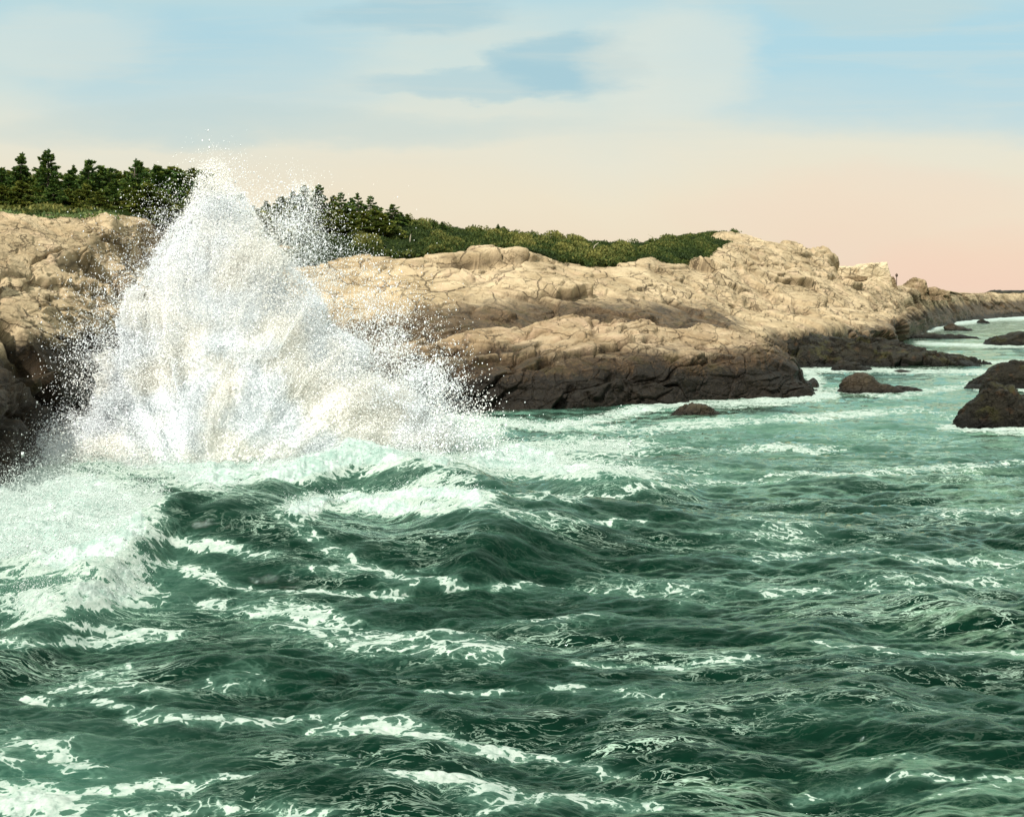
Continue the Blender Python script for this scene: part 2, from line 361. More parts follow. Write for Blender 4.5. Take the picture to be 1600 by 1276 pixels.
# --- headland
hd_rows = [
 [Zw(380, 66, -1.5), Zw(560, 66, -1.5), Zw(900, 74, -1.5), Zw(1180, 80, -1.5), Zw(1290, 98, -1.5), Zw(1400, 118, -1.5), (1425, 160, 'z', -1.5), Zw(1460, 200, -1.5), Zw(1500, 255, -1.5), Zw(1620, 325, -1.5), Zw(2000, 330, -1.5)],
 [(380, 70, 560), (600, 72, 545), (760, 76, 535), (900, 79, 530), (1100, 84, 520), (1180, 87, 524), (1290, 103, 517), (1400, 125, 512), (1440, 175, 500), (1480, 235, 490), (1540, 290, 484), (1620, 333, 482), (2000, 338, 482)],
 [(380, 76, 500), (560, 78, 500), (700, 80, 484), (850, 84, 480), (1000, 88, 484), (1100, 92, 490), (1160, 98, 505), (1230, 108, 505), (1290, 120, 495), (1400, 150, 490), (1440, 190, 478), (1480, 245, 473), (1540, 298, 472), (1620, 338, 470), (2000, 345, 470)],
 [(380, 84, 440), (560, 86, 440), (700, 88, 438), (820, 92, 428), (950, 98, 440), (1050, 104, 452), (1130, 112, 470), (1200, 122, 474), (1290, 136, 470), (1360, 150, 468), (1420, 175, 464), (1480, 250, 462), (1540, 302, 463), (1620, 342, 462), (2000, 350, 462)],
 [(380, 92, 425), (490, 94, 408), (560, 96, 401), (620, 98, 405), (700, 99, 404), (760, 100, 400), (820, 101, 397), (860, 104, 405), (900, 108, 416), (960, 112, 418), (1010, 116, 405), (1040, 120, 412), (1090, 126, 420), (1140, 134, 408), (1200, 140, 420), (1290, 150, 440), (1360, 160, 450), (1420, 182, 456), (1480, 256, 459), (1540, 305, 461), (1620, 344, 459), (2000, 352, 459)],
 [(380, 104, 395), (490, 106, 388), (560, 108, 385), (700, 112, 388), (820, 116, 392), (900, 120, 396), (1000, 128, 396), (1080, 136, 392), (1140, 142, 384), (1200, 148, 390), (1260, 156, 400), (1296, 160, 412), (1310, 163, 440), (1330, 168, 443), (1400, 176, 448), (1450, 212, 454), (1500, 270, 458), (1540, 308, 460), (1620, 346, 458), (2000, 354, 458)],
 [(380, 122, 352), (430, 122, 350), (500, 124, 350), (560, 126, 348), (620, 128, 349), (700, 132, 362), (760, 134, 368), (830, 138, 374), (880, 140, 382), (940, 144, 385), (1000, 148, 382), (1060, 154, 373), (1125, 158, 364), (1165, 160, 368), (1200, 162, 373), (1255, 165, 386), (1298, 168, 398), (1306, 172, 440), (1330, 176, 443), (1400, 186, 446), (1450, 218, 452), (1500, 274, 457), (1540, 310, 459.5), (1620, 348, 457), (2000, 356, 457)],
 [(380, 150, 362), (620, 160, 362), (880, 165, 395), (1000, 172, 396), (1125, 176, 380), (1255, 180, 400), (1330, 185, 440), (1400, 196, 450), (1500, 285, 461), (1620, 355, 461), (2000, 362, 461)],
 [Zw(380, 210, -1), Zw(1300, 230, -1), Zw(1500, 330, -1), Zw(2000, 400, -1)]]
def hd_veg(T, C, P):
    # ground cover lies on the back slope left of the bare knoll
    lo = np.interp(C, [380, 490, 560, 640, 760, 820, 900, 960, 1010, 1040, 1075, 1100, 1130, 1150, 1160], [3.95, 3.95, 4.15, 4.0, 4.1, 4.15, 4.0, 4.0, 4.3, 4.15, 4.1, 4.4, 5.0, 5.6, 9])+(0.22+0.35*sstep(C, 900, 1050))*fbm(C*.035, T*2.0, 0*C, 3, 71)
    return np.where(C > 1160, 0, sstep(T-lo, -0.12, 0.12))*(1-sstep(C, 1080, 1135)*sstep(T, 5.15, 5.5)*(1-sstep(T, 5.85, 6.0)))
def hd_amp(T, C):
    return (0.25+0.75*(1-hd_veg(T, C, None)))*(1-0.5*sstep(C, 1420, 1500))*(1-0.6*sstep(T, 4.6, 5.6)*sstep(C, 1296, 1312))
def hd_wet(T, C): return np.interp(C, [380, 560, 700, 850, 1000, 1110, 1170, 1350, 1400, 1450, 1500, 1600], [3.6, 4.3, 5.4, 5.6, 5.5, 5.1, 2.8, 2.7, 3.1, 3.5, 4.2, 4.7])
headland, Ph, Th, Ch = land('headland', hd_rows, [30, 80, 110, 100, 60, 60, 24, 12], 380, 2000, 1600, M_head, 1.3, 6.5, 23,
    'long low granite headland with green scrub along its back', None, 'structure', veg=hd_veg, wz=hd_wet, dip=0.25, ampfn=hd_amp)

# --- big rounded outcrop in front of the headland
op = [(560, 552), (600, 545), (640, 534), (700, 522), (780, 516), (850, 508), (940, 499), (1000, 505), (1080, 509), (1150, 514), (1190, 527), (1222, 553), (1250, 582), (1268, 600), (1276, 622), (1290, 655)]
oc_rows = [
 [Zw(540, 54, -1), Zw(700, 55.5, -1), Zw(900, 58, -1), Zw(1080, 61.5, -1), Zw(1200, 63.5, -1), Zw(1262, 65, -1), Zw(1300, 66.5, -2)],
 [(540, 55, 620), (700, 56.8, 605), (900, 59, 598), (1080, 62, 592), (1200, 64, 596), (1262, 65.6, 608), (1300, 67, 660)],
 [(540, 57, 590), (640, 58, 575), (760, 59.5, 568), (900, 61, 560), (1080, 63.5, 556), (1180, 65, 564), (1240, 66, 592), (1275, 66.6, 620), (1300, 67.5, 662)],
 [(540, 62, 575), (640, 63, 552), (760, 64.5, 540), (900, 66, 526), (1080, 68, 524), (1180, 68.5, 535), (1240, 68, 578), (1275, 67.8, 618), (1300, 68, 662)],
 [(a, 68+(a-560)*0.006, b) for a, b in op],
 [(540, 72, 580), (900, 77, 530), (1180, 78, 545), (1240, 76, 585), (1300, 74, 660)],
 [Zw(540, 74, -1), Zw(900, 80, -1), Zw(1300, 78, -2)]]
outcrop, Po, _, _ = land('rock_outcrop', oc_rows, [50, 60, 90, 70, 20, 10], 545, 1290, 1100, M_out, 0.85, 4.0, 41,
    'large brown rounded rock outcrop with a black waterline, in front of the headland', 'rock outcrop', dip=0.5, crack_amp=1.1)

# --- low black ledge to its right
lg_top = [(1170, 530), (1185, 521), (1210, 513), (1262, 521), (1330, 529), (1400, 534), (1440, 546), (1500, 557), (1540, 568), (1556, 577), (1575, 590)]
lg_rows = [
 [Zw(1160, 88, -0.6), Zw(1300, 91.5, -.6), Zw(1420, 92, -.6), Zw(1550, 91, -.6), Zw(1580, 91, -1)],
 [(1160, 89, 560), (1300, 92.3, 562), (1420, 92.6, 562), (1545, 91.5, 573), (1580, 91.4, 592)],
 [(1160, 91, 538), (1300, 94, 541), (1420, 94.5, 550), (1520, 93, 565), (1556, 92.4, 577), (1580, 92.4, 592)],
 [(a, 99-(a-1170)*0.012, b) for a, b in lg_top],
 [Zw(1160, 104, -.8), Zw(1580, 97, -1)]]
ledge, _, _, _ = land('rock_ledge', lg_rows, [20, 60, 60, 14], 1162, 1576, 760, M_dark, 0.6, 2.2, 57,
    'long low black weedy rock ledge running out to the right below the headland', 'rock ledge', dip=0.3)

# --- free-standing boulders, each a closed lump shaped from an outline of heights
def boulder(name, px0, px1, pyw, prof, mat, seed, label, depth=0.8, cat='boulder', cell=0.8, amp=0.2, group=None, base_z=-0.25, Y=None, nx=150, nd=90):
    Yc = Y or EYE*F/(pyw-HY)
    p = np.array(prof, float); u = np.linspace(-1.08, 1.08, nx)
    xw = (px1-px0)*Yc/F/2; xc = ((px0+px1)/2-800)*Yc/F
    hz = np.interp((u+1)/2, p[:, 0], p[:, 1])*Yc/F                  # crest height in metres above the base
    k = 9; hz = np.convolve(np.pad(hz, k//2, 'edge'), np.hanning(k+2)[1:-1]/np.hanning(k+2).sum(), 'valid')
    th = np.linspace(0, math.pi, nd)
    env = np.sqrt(np.clip(1-(np.abs(u)/1.08)**2.6, 0, 1))
    X_ = xc+xw*u[None, :]+0*th[:, None]
    Y_ = Yc+xw*depth*env[None, :]*(-np.cos(th))[:, None]
    zb = (Yc*0+base_z) if Y is None else EYE+(HY-pyw)*Yc/F+base_z
    Z_ = zb+(hz-base_z*(1 if True else 0))[None, :]*np.sin(th)[:, None]**0.8*np.clip(env*1.6, 0, 1)[None, :]
    P = np.stack([X_, Y_, Z_], -1).astype(f32)
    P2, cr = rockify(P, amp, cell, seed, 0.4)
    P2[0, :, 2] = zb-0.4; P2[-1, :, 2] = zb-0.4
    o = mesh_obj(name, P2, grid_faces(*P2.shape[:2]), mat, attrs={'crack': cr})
    return tag(o, label, cat, group)
G = 'rocks standing in the surf'
boulder('boulder', 1488, 1668, 664, [(0, 0), (.1, 16), (.2, 34), (.29, 56), (.34, 70), (.40, 68), (.5, 52), (.62, 40), (.75, 48), (.88, 34), (1, 5)], M_dark, 101, 'largest black weed covered rock at the right edge, nearest to the viewer', 0.55, group=G, amp=.24, cell=.6)
boulder('boulder', 1512, 1680, 603, [(0, 0), (.08, 10), (.2, 26), (.33, 39), (.6, 41), (.85, 34), (1, 6)], M_dark, 102, 'broad dark green rock at the right edge just behind the largest black rock', 0.5, group=G, amp=.26, cell=.8)
boulder('boulder', 1312, 1412, 612, [(0, 4), (.08, 20), (.25, 30), (.42, 27), (.6, 14), (.8, 10), (1, 2)], M_mid, 103, 'small humped brown rock in the surf right of the big outcrop', 0.6, group=G, amp=.2, cell=.7)
boulder('boulder', 1392, 1440, 609, [(0, 3), (.2, 8), (.6, 5), (1, 1)], M_mid, 104, 'low washed rock trailing off the right of the humped brown rock', 0.6, group=G, amp=.1, cell=.5, nx=70, nd=40)
boulder('boulder', 1046, 1128, 652, [(0, 3), (.2, 14), (.45, 21), (.68, 20), (.85, 10), (1, 3)], M_mid, 105, 'small round striped rock awash in foam before the big outcrop', 0.7, group=G, amp=.13, cell=.5)
boulder('boulder', 1508, 1552, 607, [(0, 2), (.3, 7), (.7, 5), (1, 1)], M_dark, 106, 'tiny flat black rock left of the largest black rock', 0.8, group=G, amp=.08, cell=.5, nx=60, nd=36)
boulder('boulder', 1298, 1362, 578, [(0, 4), (.3, 14), (.6, 12), (.8, 5), (1, 2)], M_dark, 107, 'small black rock with water streaming off it at the foot of the black ledge', 0.7, group=G, amp=.2, cell=.8, nx=90, nd=50)
boulder('boulder', 1543, 1680, 538, [(0, 1), (.12, 10), (.3, 17), (.6, 16), (1, 6)], M_dark, 108, 'dark flat rock in the white water at the far right', 0.45, group=G, amp=.5, cell=2.0, nx=110, nd=60)
boulder('boulder', 1474, 1520, 516, [(0, 1), (.25, 10), (.5, 5), (1, 1)], M_mid, 109, 'small pointed brown rock off the far shore', 0.6, group=G, amp=.5, cell=2.0, nx=60, nd=36)
boulder('boulder', 1424, 1530, 528, [(0, 3), (.3, 8), (.55, 4), (.75, 5), (1, 1)], M_dark, 110, 'long thin strip of black rock in the white water beyond the black ledge', 0.3, group=G, amp=.35, cell=1.6, nx=110, nd=40)
boulder('boulder', 1528, 1546, 505, [(0, 2), (.4, 7), (1, 1)], M_dark, 111, 'tiny farthest rock near the far right shore', 0.8, group=G, amp=.3, cell=2.0, nx=40, nd=26)
boulder('boulder', 1395, 1425, 581, [(0, 1), (.4, 4), (1, 1)], M_mid, 112, 'tiny rock barely breaking the water above the humped brown rock', 0.8, group=G, amp=.06, cell=.6, nx=40, nd=26)
# rocks lying on the headland
boulder('boulder', 1404, 1448, 462, [(0, 12), (.25, 19), (.55, 26), (.8, 24), (1, 8)], M_grey, 120, 'rounded grey boulder on the skyline where the headland tapers off', 0.8, Y=196, amp=.6, cell=2.5, nx=90, nd=60)
boulder('boulder', 1446, 1484, 464, [(0, 10), (.4, 15), (.75, 11), (1, 4)], M_grey, 121, 'smaller grey boulder just right of the rounded skyline boulder', 0.8, Y=214, amp=.5, cell=2.2, nx=70, nd=50)
boulder('boulder', 1530, 1720, 466, [(0, 0), (.05, 8), (.1, 12), (.5, 12), (1, 12)], M_dark, 122, 'flat dark slab of rock on the far skyline at the right edge', 0.3, Y=352, amp=.5, cell=5, nx=120, nd=40)

def block(name, pts, Yf, th, mat, label, seed, amp=.25, cell=3.0, cat='rock'):
    """an angular block: front outline in photo pixels at depth Yf, th metres thick"""
    pts = np.array(pts, float); n = 40
    seg = np.linspace(0, len(pts), n*len(pts), endpoint=False); i = seg.astype(int); f = seg-i
    ring = pts[i % len(pts)]*(1-f[:, None])+pts[(i+1) % len(pts)]*f[:, None]
    cen = ring.mean(0); rows_ = []
    for (d, s) in [(0, 0.02), (0, .2), (0, .4), (0, .6), (0, .8), (0, .93), (0.02, 1.0), (.1, 1.02), (.25, 1.02), (.4, 1.02), (.55, 1.02), (.7, 1.01), (.85, 1.0), (1, .96), (1, .5), (1, .02)]:
        q = cen+(ring-cen)*s; Yv = Yf+d*th
        rows_.append(np.stack([(q[:, 0]-800)*Yf/F, np.full(len(q), Yv), EYE+(HY-q[:, 1])*Yf/F], -1))
    P = np.array(rows_, f32)
    x, y, z = P[..., 0], P[..., 1], P[..., 2]
    nv = np.stack([fbm(x/cell*2, y/cell*2, z/cell*2, 4, seed+k) for k in range(3)], -1)
    P = P+2.2*amp*nv.astype(f32)
    o = mesh_obj(name, P, grid_faces(P.shape[0], P.shape[1], True), mat, attrs={'crack': np.zeros(P.shape[:2])}, smooth=False)
    return tag(o, label, cat)
block('rock_block', [(1342, 462), (1344, 420), (1362, 412), (1388, 411), (1392, 430), (1397, 464)], 176, 9, M_pale, 'tall pale square topped block of granite on the skyline', 5)
block('rock_block', [(1311, 446), (1313, 417), (1330, 416), (1350, 421), (1350, 440), (1340, 448)], 178, 6, M_pale, 'lower pale broken block leaning on the left of the square topped block', 6)
block('rock_block', [(1323, 438), (1326, 433), (1345, 430), (1356, 433), (1355, 438), (1338, 441)], 171, 3, M_grey, 'flat grey slab lying before the pale blocks', 7, amp=.2)
block('rock_block', [(1390, 452), (1391, 437), (1396, 432), (1402, 441), (1404, 454)], 178, 4, M_grey, 'narrow grey broken rock right of the square topped block', 8, amp=.25)

# ------------------------------------------------------------------ water
def ocean_tile(n, L, wind, wdir, chop_seed, lo, hi, spread=2):
    r = np.random.default_rng(chop_seed)
    k1 = np.fft.fftfreq(n, L/n)*2*np.pi; kx, ky = np.meshgrid(k1, k1); k = np.hypot(kx, ky); k[0, 0] = 1
    Lw = wind*wind/9.81; cosf = (kx*wdir[0]+ky*wdir[1])/k
    ph = np.exp(-1/(k*Lw)**2)/k**3.9*(0.12+0.88*np.abs(cosf)**spread)
    lam = 2*np.pi/k; ph = ph*sstep(lam, lo*0.7, lo)*(1-sstep(lam, hi, hi*1.4)); ph[0, 0] = 0
    h = (r.normal(size=(n, n))+1j*r.normal(size=(n, n)))*np.sqrt(ph)
    hz = np.fft.ifft2(h).real; s = hz.std(); 
    dx = np.fft.ifft2(-1j*kx/k*h).real; dy = np.fft.ifft2(-1j*ky/k*h).real
    return hz/s, dx/s, dy/s, L
def sample(tile, a, b):
    hz, dx, dy, L = tile; n = hz.shape[0]
    u = (a/L % 1)*n; v = (b/L % 1)*n; i = np.floor(u).astype(int) % n; j = np.floor(v).astype(int) % n; fu = (u-np.floor(u)); fv = (v-np.floor(v))
    i2, j2 = (i+1) % n, (j+1) % n
    return [(q[j, i]*(1-fu)+q[j, i2]*fu)*(1-fv)+(q[j2, i]*(1-fu)+q[j2, i2]*fu)*fv for q in (hz, dx, dy)]
# rows even in the photo's rows, from under the camera to the horizon
pyr = np.concatenate([np.geomspace(4000, 1420, 40, endpoint=False), np.linspace(1420, 470, 1020), HY+np.geomspace(7.5, 1.4, 30)])
Yr = EYE*F/(pyr-HY)
pxc = np.concatenate([np.linspace(-1500, -200, 160, endpoint=False), np.linspace(-200, 1800, 1250, endpoint=False), np.linspace(1800, 3100, 160)])
PX, PY = np.meshgrid(pxc, pyr); PX = PX.astype(f32); PY = PY.astype(f32)
WY = (EYE*F/(PY-HY)).astype(f32); WX = (PX-800)*WY/F
tA = ocean_tile(512, 61.0, 9.0, (0.2, -0.98), 3, 2.2, 12.0, 4)
tB = ocean_tile(1024, 23.0, 5.0, (-0.12, -0.99), 4, 0.4, 2.3, 4)
tC = ocean_tile(1024, 9.7, 3.0, (0.3, -0.95), 5, 0.10, 0.55, 3)
ca, sa = math.cos(.3), math.sin(.3)
hA = sample(tA, WX+5, WY); hB = sample(tB, WX*.55-WY*.10, WY+WX*.06); hC = sample(tC, WX*.62+WY*.1, WY-WX*.08)
calm = 1-0.45*sstep(WY, 34, 60)
aA = 0.07*calm*(1-0.6*sstep(WY, 90, 400)); gust = 0.75+0.5*fbm(WX*.12, WY*.12, 0*WX, 2, 77)
aB = 0.078*calm*gust; aC = 0.022*gust*(1-0.6*sstep(WY, 30, 120))
H = aA*hA[0]+aB*hB[0]+aC*hC[0]
DX = aA*hA[1]*0.9+aB*hB[1]*1.15+aC*hC[1]; DY = aA*hA[2]*0.9+aB*hB[2]*1.15+aC*hC[2]

def seg_dist(x, y, pts, vals):
    """distance to a polyline and the interpolated values there; also signed side"""
    best = np.full(x.shape, 1e9, f32); out = [np.zeros(x.shape, f32) for _ in range(len(vals[0]))]; sg = np.zeros(x.shape, f32)
    for (a, b, va, vb) in zip(pts[:-1], pts[1:], vals[:-1], vals[1:]):
        dx, dy = b[0]-a[0], b[1]-a[1]; L2 = dx*dx+dy*dy
        t = np.clip(((x-a[0])*dx+(y-a[1])*dy)/L2, 0, 1); d = np.hypot(x-(a[0]+t*dx), y-(a[1]+t*dy)); m = d < best
        best = np.where(m, d, best); sg = np.where(m, np.sign((x-a[0])*dy-(y-a[1])*dx), sg)
        for o_, p, q in zip(out, va, vb): o_[...] = np.where(m, p+(q-p)*t, o_)
    return best, sg, out
def ridge2(pts, front, back, p=1.25):
    """pts: (px, py of the crest, height). A swell with a steep near side and a long back."""
    global H
    p_ = np.array(pts, float); Yc = (EYE-p_[:, 2])*F/(p_[:, 1]-HY); Xc = (p_[:, 0]-800)*Yc/F
    g = np.linspace(Xc[0]-6, Xc[-1]+6, 900); k = 75; ker = np.hanning(k); ker /= ker.sum()
    sm = lambda a: np.convolve(np.pad(a, k//2, 'edge'), ker, 'valid')
    yg = sm(np.interp(g, Xc, Yc)); zg = sm(np.interp(g, Xc, p_[:, 2], left=0 if p_[0, 0] > -200 else None, right=0 if p_[-1, 0] < 1650 else None))
    yy = np.interp(WX, g, yg)+0.35*fbm(WX*.5, WY*.25, 0*WX, 3, int(pts[0][1])); zz = np.interp(WX, g, zg); sl = np.interp(WX, g, np.gradient(yg, g))
    d = (WY-yy)/np.sqrt(1+sl*sl)
    w_ = np.where(d < 0, front, back)
    H = H+zz*np.exp(-((np.sqrt(d*d+.01)-.1)/w_)**np.where(d < 0, p, 1.7))
r1 = ridge2([(-350, 925, .3), (-60, 900, .4), (60, 885, .55), (150, 850, .95), (225, 795, 1.35), (300, 764, 1.55), (380, 780, 1.4), (470, 806, 1.15), (600, 850, .75), (760, 880, .35), (900, 905, 0.0)], 1.9, 3.0)
r2 = ridge2([(380, 745, 1.0), (470, 715, 1.3), (560, 694, 1.5), (640, 706, 1.45), (710, 738, 1.25), (790, 772, 1.05), (900, 796, .8), (1040, 812, .5), (1250, 830, .15), (1400, 835, 0)], 1.45, 3.2)
r3 = ridge2([(640, 850, .1), (720, 843, .35), (790, 842, .6), (850, 856, .4), (930, 880, .1)], 1.0, 1.8)
r4 = ridge2([(860, 755, .2), (930, 741, .6), (980, 742, .65), (1080, 756, .25)], 1.1, 2.2)
r5 = ridge2([(700, 915, .05), (725, 897, .3), (742, 888, .42), (760, 898, .25), (790, 915, .02)], 0.5, 0.9)
r6 = ridge2([(-300, 1120, .3), (180, 1235, .1), (330, 1215, .25), (520, 1196, .42), (640, 1200, .45), (740, 1222, .2), (860, 1260, .0)], 0.9, 1.6)
r7 = ridge2([(1380, 958, .05), (1450, 940, .35), (1520, 946, .4), (1600, 965, .35), (1700, 970, .1)], 0.9, 1.6)
r8 = ridge2([(1150, 1108, .0), (1250, 1092, .2), (1340, 1080, .28), (1420, 1084, .1)], 0.7, 1.4)
r9 = ridge2([(1180, 1003, .05), (1240, 986, .2), (1290, 980, .25), (1360, 992, .05)], 0.6, 1.1)
r10 = ridge2([(1350, 1185, .1), (1450, 1155, .25), (1600, 1160, .35), (1750, 1170, .3)], 0.7, 1.4)
r12 = ridge2([(850, 1195, 0), (960, 1170, .18), (1100, 1190, .25), (1200, 1215, .1)], 0.7, 1.4)
r13 = ridge2([(1000, 655, .0), (1120, 652, .3), (1250, 650, .25), (1350, 658, 0)], 1.6, 4.0)

# --- foam coverage, laid where the surf breaks (water coordinates)
FO = np.zeros_like(PX); AE = np.zeros_like(PX); PYf = PY
PY = (HY+(EYE-(H-aB*hB[0]-aC*hC[0]))*F/WY).astype(f32)      # row at which each raised point of the sea stands
def fl(pts, k, wd, cv=None, target='f', soft=1.0):
    """foam band along photo-pixel points on the flat water (px, py), half width wd in rows of the photo"""
    global FO, AE
    P_ = [(a, b*3.0) for a, b in pts]
    d, sg, (v,) = seg_dist(PX, PY*3.0, P_, [(c_,) for c_ in (cv or [1]*len(pts))])
    g = k*v*np.exp(-(d/(wd*3.0*soft))**2)
    if target == 'f': FO = np.maximum(FO, g)
    else: AE = np.maximum(AE, g)
def fe(cx, cy, rx, ry, k, target='f', p=2.0):
    global FO, AE
    g = k*np.exp(-(((PX-cx)/rx)**2+((PY-cy)/ry)**2)**(p/2))
    if target == 'f': FO = np.maximum(FO, g)
    else: AE = np.maximum(AE, g)
# breaking mass on the left
fe(90, 810, 175, 85, 1.35, p=5); fe(380, 700, 330, 52, 1.35, p=5); fe(-250, 850, 300, 120, 1.2, p=4); fe(330, 745, 90, 22, 1.2, p=3)
fe(170, 925, 95, 34, 1.0, p=3); fe(60, 940, 90, 26, .9, p=3); fe(150, 1000, 140, 12, .72); fe(200, 890, 60, 30, 1.0); fl([(-50, 1000), (60, 965), (180, 985), (270, 992)], .8, 8)
fe(240, 800, 28, 60, 1.0); fl([(500, 712), (560, 694), (640, 700), (700, 722)], 1.1, 14)
fl([(460, 800), (520, 782), (600, 776), (680, 770), (740, 780)], 1.15, 15); fe(610, 792, 130, 14, 1.1, p=4); fl([(640, 770), (690, 742), (720, 752)], 1.0, 10); fe(520, 745, 50, 5, .8)
# white wash behind, between plume and outcrop
fe(800, 715, 120, 32, 1.2, p=3); fe(900, 700, 150, 22, 1.0, p=3); fe(930, 735, 230, 18, .85, p=2.5); fe(750, 680, 60, 30, 1.1)
fl([(700, 652), (860, 668), (960, 650), (1030, 632), (1200, 628), (1290, 618)], 1.0, 9)
fl([(880, 665), (1000, 672), (1150, 660), (1300, 650), (1420, 640)], .75, 9)
fl([(1270, 622), (1275, 596), (1262, 578), (1330, 578), (1450, 580), (1560, 582)], 1.0, 6)
fl([(1300, 608), (1400, 618), (1480, 608), (1510, 600)], .7, 7); fl([(1480, 668), (1560, 672), (1700, 674)], 1.0, 7); fl([(1430, 640), (1500, 655), (1640, 660)], .6, 8)
fl([(1420, 522), (1480, 506), (1560, 497), (1760, 494)], 1.15, 6); fl([(1440, 536), (1540, 540), (1720, 542)], .95, 5); fl([(1480, 553), (1540, 566), (1700, 560)], .8, 4)
fl([(1530, 608), (1720, 608)], .95, 5); fl([(900, 696), (1100, 706), (1300, 702)], .6, 9); fe(1230, 704, 110, 12, .85); fl([(1040, 662), (1130, 656)], .9, 6)
fl([(780, 770), (900, 776), (1000, 762), (1130, 752), (1260, 742), (1430, 735), (1700, 722)], .62, 8)
fl([(700, 768), (800, 800), (900, 822), (1000, 812)], .55, 9)
fe(1210, 830, 120, 34, .5); fl([(1180, 870), (1330, 858), (1450, 875), (1700, 880)], .52, 13); fe(1530, 800, 140, 14, .62); fe(1480, 905, 200, 14, .6)
fe(1330, 990, 100, 14, .35); fe(1000, 920, 200, 18, .55); fl([(1120, 935), (1060, 950)], .4, 8)
fl([(250, 835), (330, 850), (400, 868)], .8, 12); fl([(460, 820), (520, 860), (620, 905), (720, 915), (900, 918)], .60, 10)
fl([(260, 880), (400, 925), (560, 930), (620, 925)], .62, 12); fl([(330, 940), (480, 965), (620, 1000), (760, 1025)], .62, 17); fe(640, 1010, 170, 26, .62); fe(520, 985, 160, 22, .55)
fl([(0, 1010), (150, 1000), (270, 995)], .72, 9); fl([(200, 1045), (100, 1080), (250, 1085), (380, 1060)], .55, 12)
fl([(220, 1122), (330, 1130), (440, 1120), (540, 1110)], .66, 13); fl([(500, 1145), (600, 1135), (680, 1155), (800, 1180)], .74, 15)
fl([(0, 1150), (80, 1165), (130, 1200)], .72, 16); fe(40, 1260, 110, 50, .9, p=3); fe(-100, 1200, 160, 90, .9); fl([(130, 1240), (330, 1215), (480, 1200), (520, 1190)], .74, 12)
fl([(640, 1212), (740, 1225), (790, 1270), (900, 1262), (1000, 1275)], .85, 17); fl([(760, 1165), (900, 1190), (960, 1210)], .58, 12); fl([(160, 1275), (330, 1262), (500, 1272)], .6, 13)
fe(1500, 1250, 120, 12, .5); fe(1400, 1195, 150, 12, .45); fe(1320, 1110, 160, 18, .35); fe(980, 1085, 150, 14, .5); fe(560, 890, 160, 10, .6); fe(880, 975, 120, 9, .55); fl([(900, 1035), (1060, 1040), (1180, 1030)], .55, 6); fl([(40, 1095), (160, 1100), (260, 1112)], .6, 7); fl([(600, 1070), (760, 1078), (900, 1070)], .55, 7); fl([(1250, 1240), (1420, 1225), (1620, 1232)], .6, 8); fl([(1200, 925), (1330, 915), (1500, 930)], .55, 6); fl([(1280, 1010), (1400, 1030), (1600, 1020)], .58, 8)
FO = np.maximum(FO, 0.95*sstep(PY, 600, 470)*(PX > 300)*0.62)
# a few white caps where waves stack up
FO = FO+0.10*sstep(FO, .15, .45)*(1-sstep(FO, .8, 1.0))
FO = np.where(FO < 1.0, FO*(0.92+0.42*fbm(WX*.22, WY*.16, 0*WX, 3, 617)), FO)
# milky turquoise, air-filled water inshore
AE = np.maximum(AE, 0.9*(1-sstep(PY, 600, 790)))
fe(120, 900, 220, 90, .5, 'a', 3); fe(600, 760, 260, 60, .3, 'a'); fe(60, 1230, 220, 90, .6, 'a'); fe(950, 740, 300, 30, .5, 'a')
AE = np.maximum(AE, np.clip(FO, 0, 1)*0.4)
# rough froth stands up where foam is thick
th_ = sstep(FO, .75, 1.1)
froth = fbm(WX*2.2, WY*1.6, 0*WX, 5, 301, .62)*0.32 + 0.45*fbm(WX*.55, WY*.5, 0*WX, 3, 305)
H = H+th_*froth*(1-0.5*sstep(WY, 50, 90))
lace = fbm(WX*1.1+hB[1]*.2, WY*0.8, 0*WX, 5, 401, .6)
P = np.stack([WX+DX, WY+DY, H], -1)
M_sea, t = new_mat('sea_water')
pos = t.node('ShaderNodeNewGeometry').outputs['Position']
fo = t.node('ShaderNodeAttribute', attribute_name='foam').outputs['Fac']; ae = t.node('ShaderNodeAttribute', attribute_name='air').outputs['Fac']
px_, py_, pz_ = t.node('ShaderNodeSeparateXYZ', {0: pos}).outputs
warp = t.scale(t.node('ShaderNodeTexNoise', {'Vector': t.scale(pos, (.6, .8, .2)), 'Scale': 1.6, 'Detail': 5}).outputs[1], (1.3, 1.3, 1.3))
wp = t.add(t.scale(pos, (0.62, 1.0, 0.4)), warp)
v1 = t.node('ShaderNodeTexVoronoi', {'Vector': wp, 'Scale': 2.3}, feature='DISTANCE_TO_EDGE').outputs[0]
v2 = t.node('ShaderNodeTexVoronoi', {'Vector': wp, 'Scale': 6.5}, feature='DISTANCE_TO_EDGE').outputs[0]
lace1 = t.math('SUBTRACT', 1.0, t.step(v1, 0.0, 0.22)); lace2 = t.math('SUBTRACT', 1.0, t.step(v2, 0.0, 0.28))
nz = t.noise(t.scale(pos, (0.42, 1.1, 0.5)), 1.6, 10, 0.72, 0.6)
nf = t.noise(t.scale(pos, (0.8, 1, 1)), 9.0, 7, 0.7, 0.4)
pat = t.math('ADD', t.math('MULTIPLY', lace1, 0.28), t.math('ADD', t.math('MULTIPLY', lace2, 0.26), t.math('ADD', t.math('MULTIPLY', nz, 0.78), t.math('MULTIPLY', nf, 0.35))))
thr = t.math('SUBTRACT', 1.46, t.math('MULTIPLY', fo, 0.95))
fmask = t.step(t.math('SUBTRACT', pat, thr), 0.0, 0.09)
haze_ = t.step(t.math('SUBTRACT', pat, thr), -0.38, 0.06)
deep = t.mix(t.step(nz, 0.35, 0.65), lin(0, 30, 20), lin(3, 42, 29))
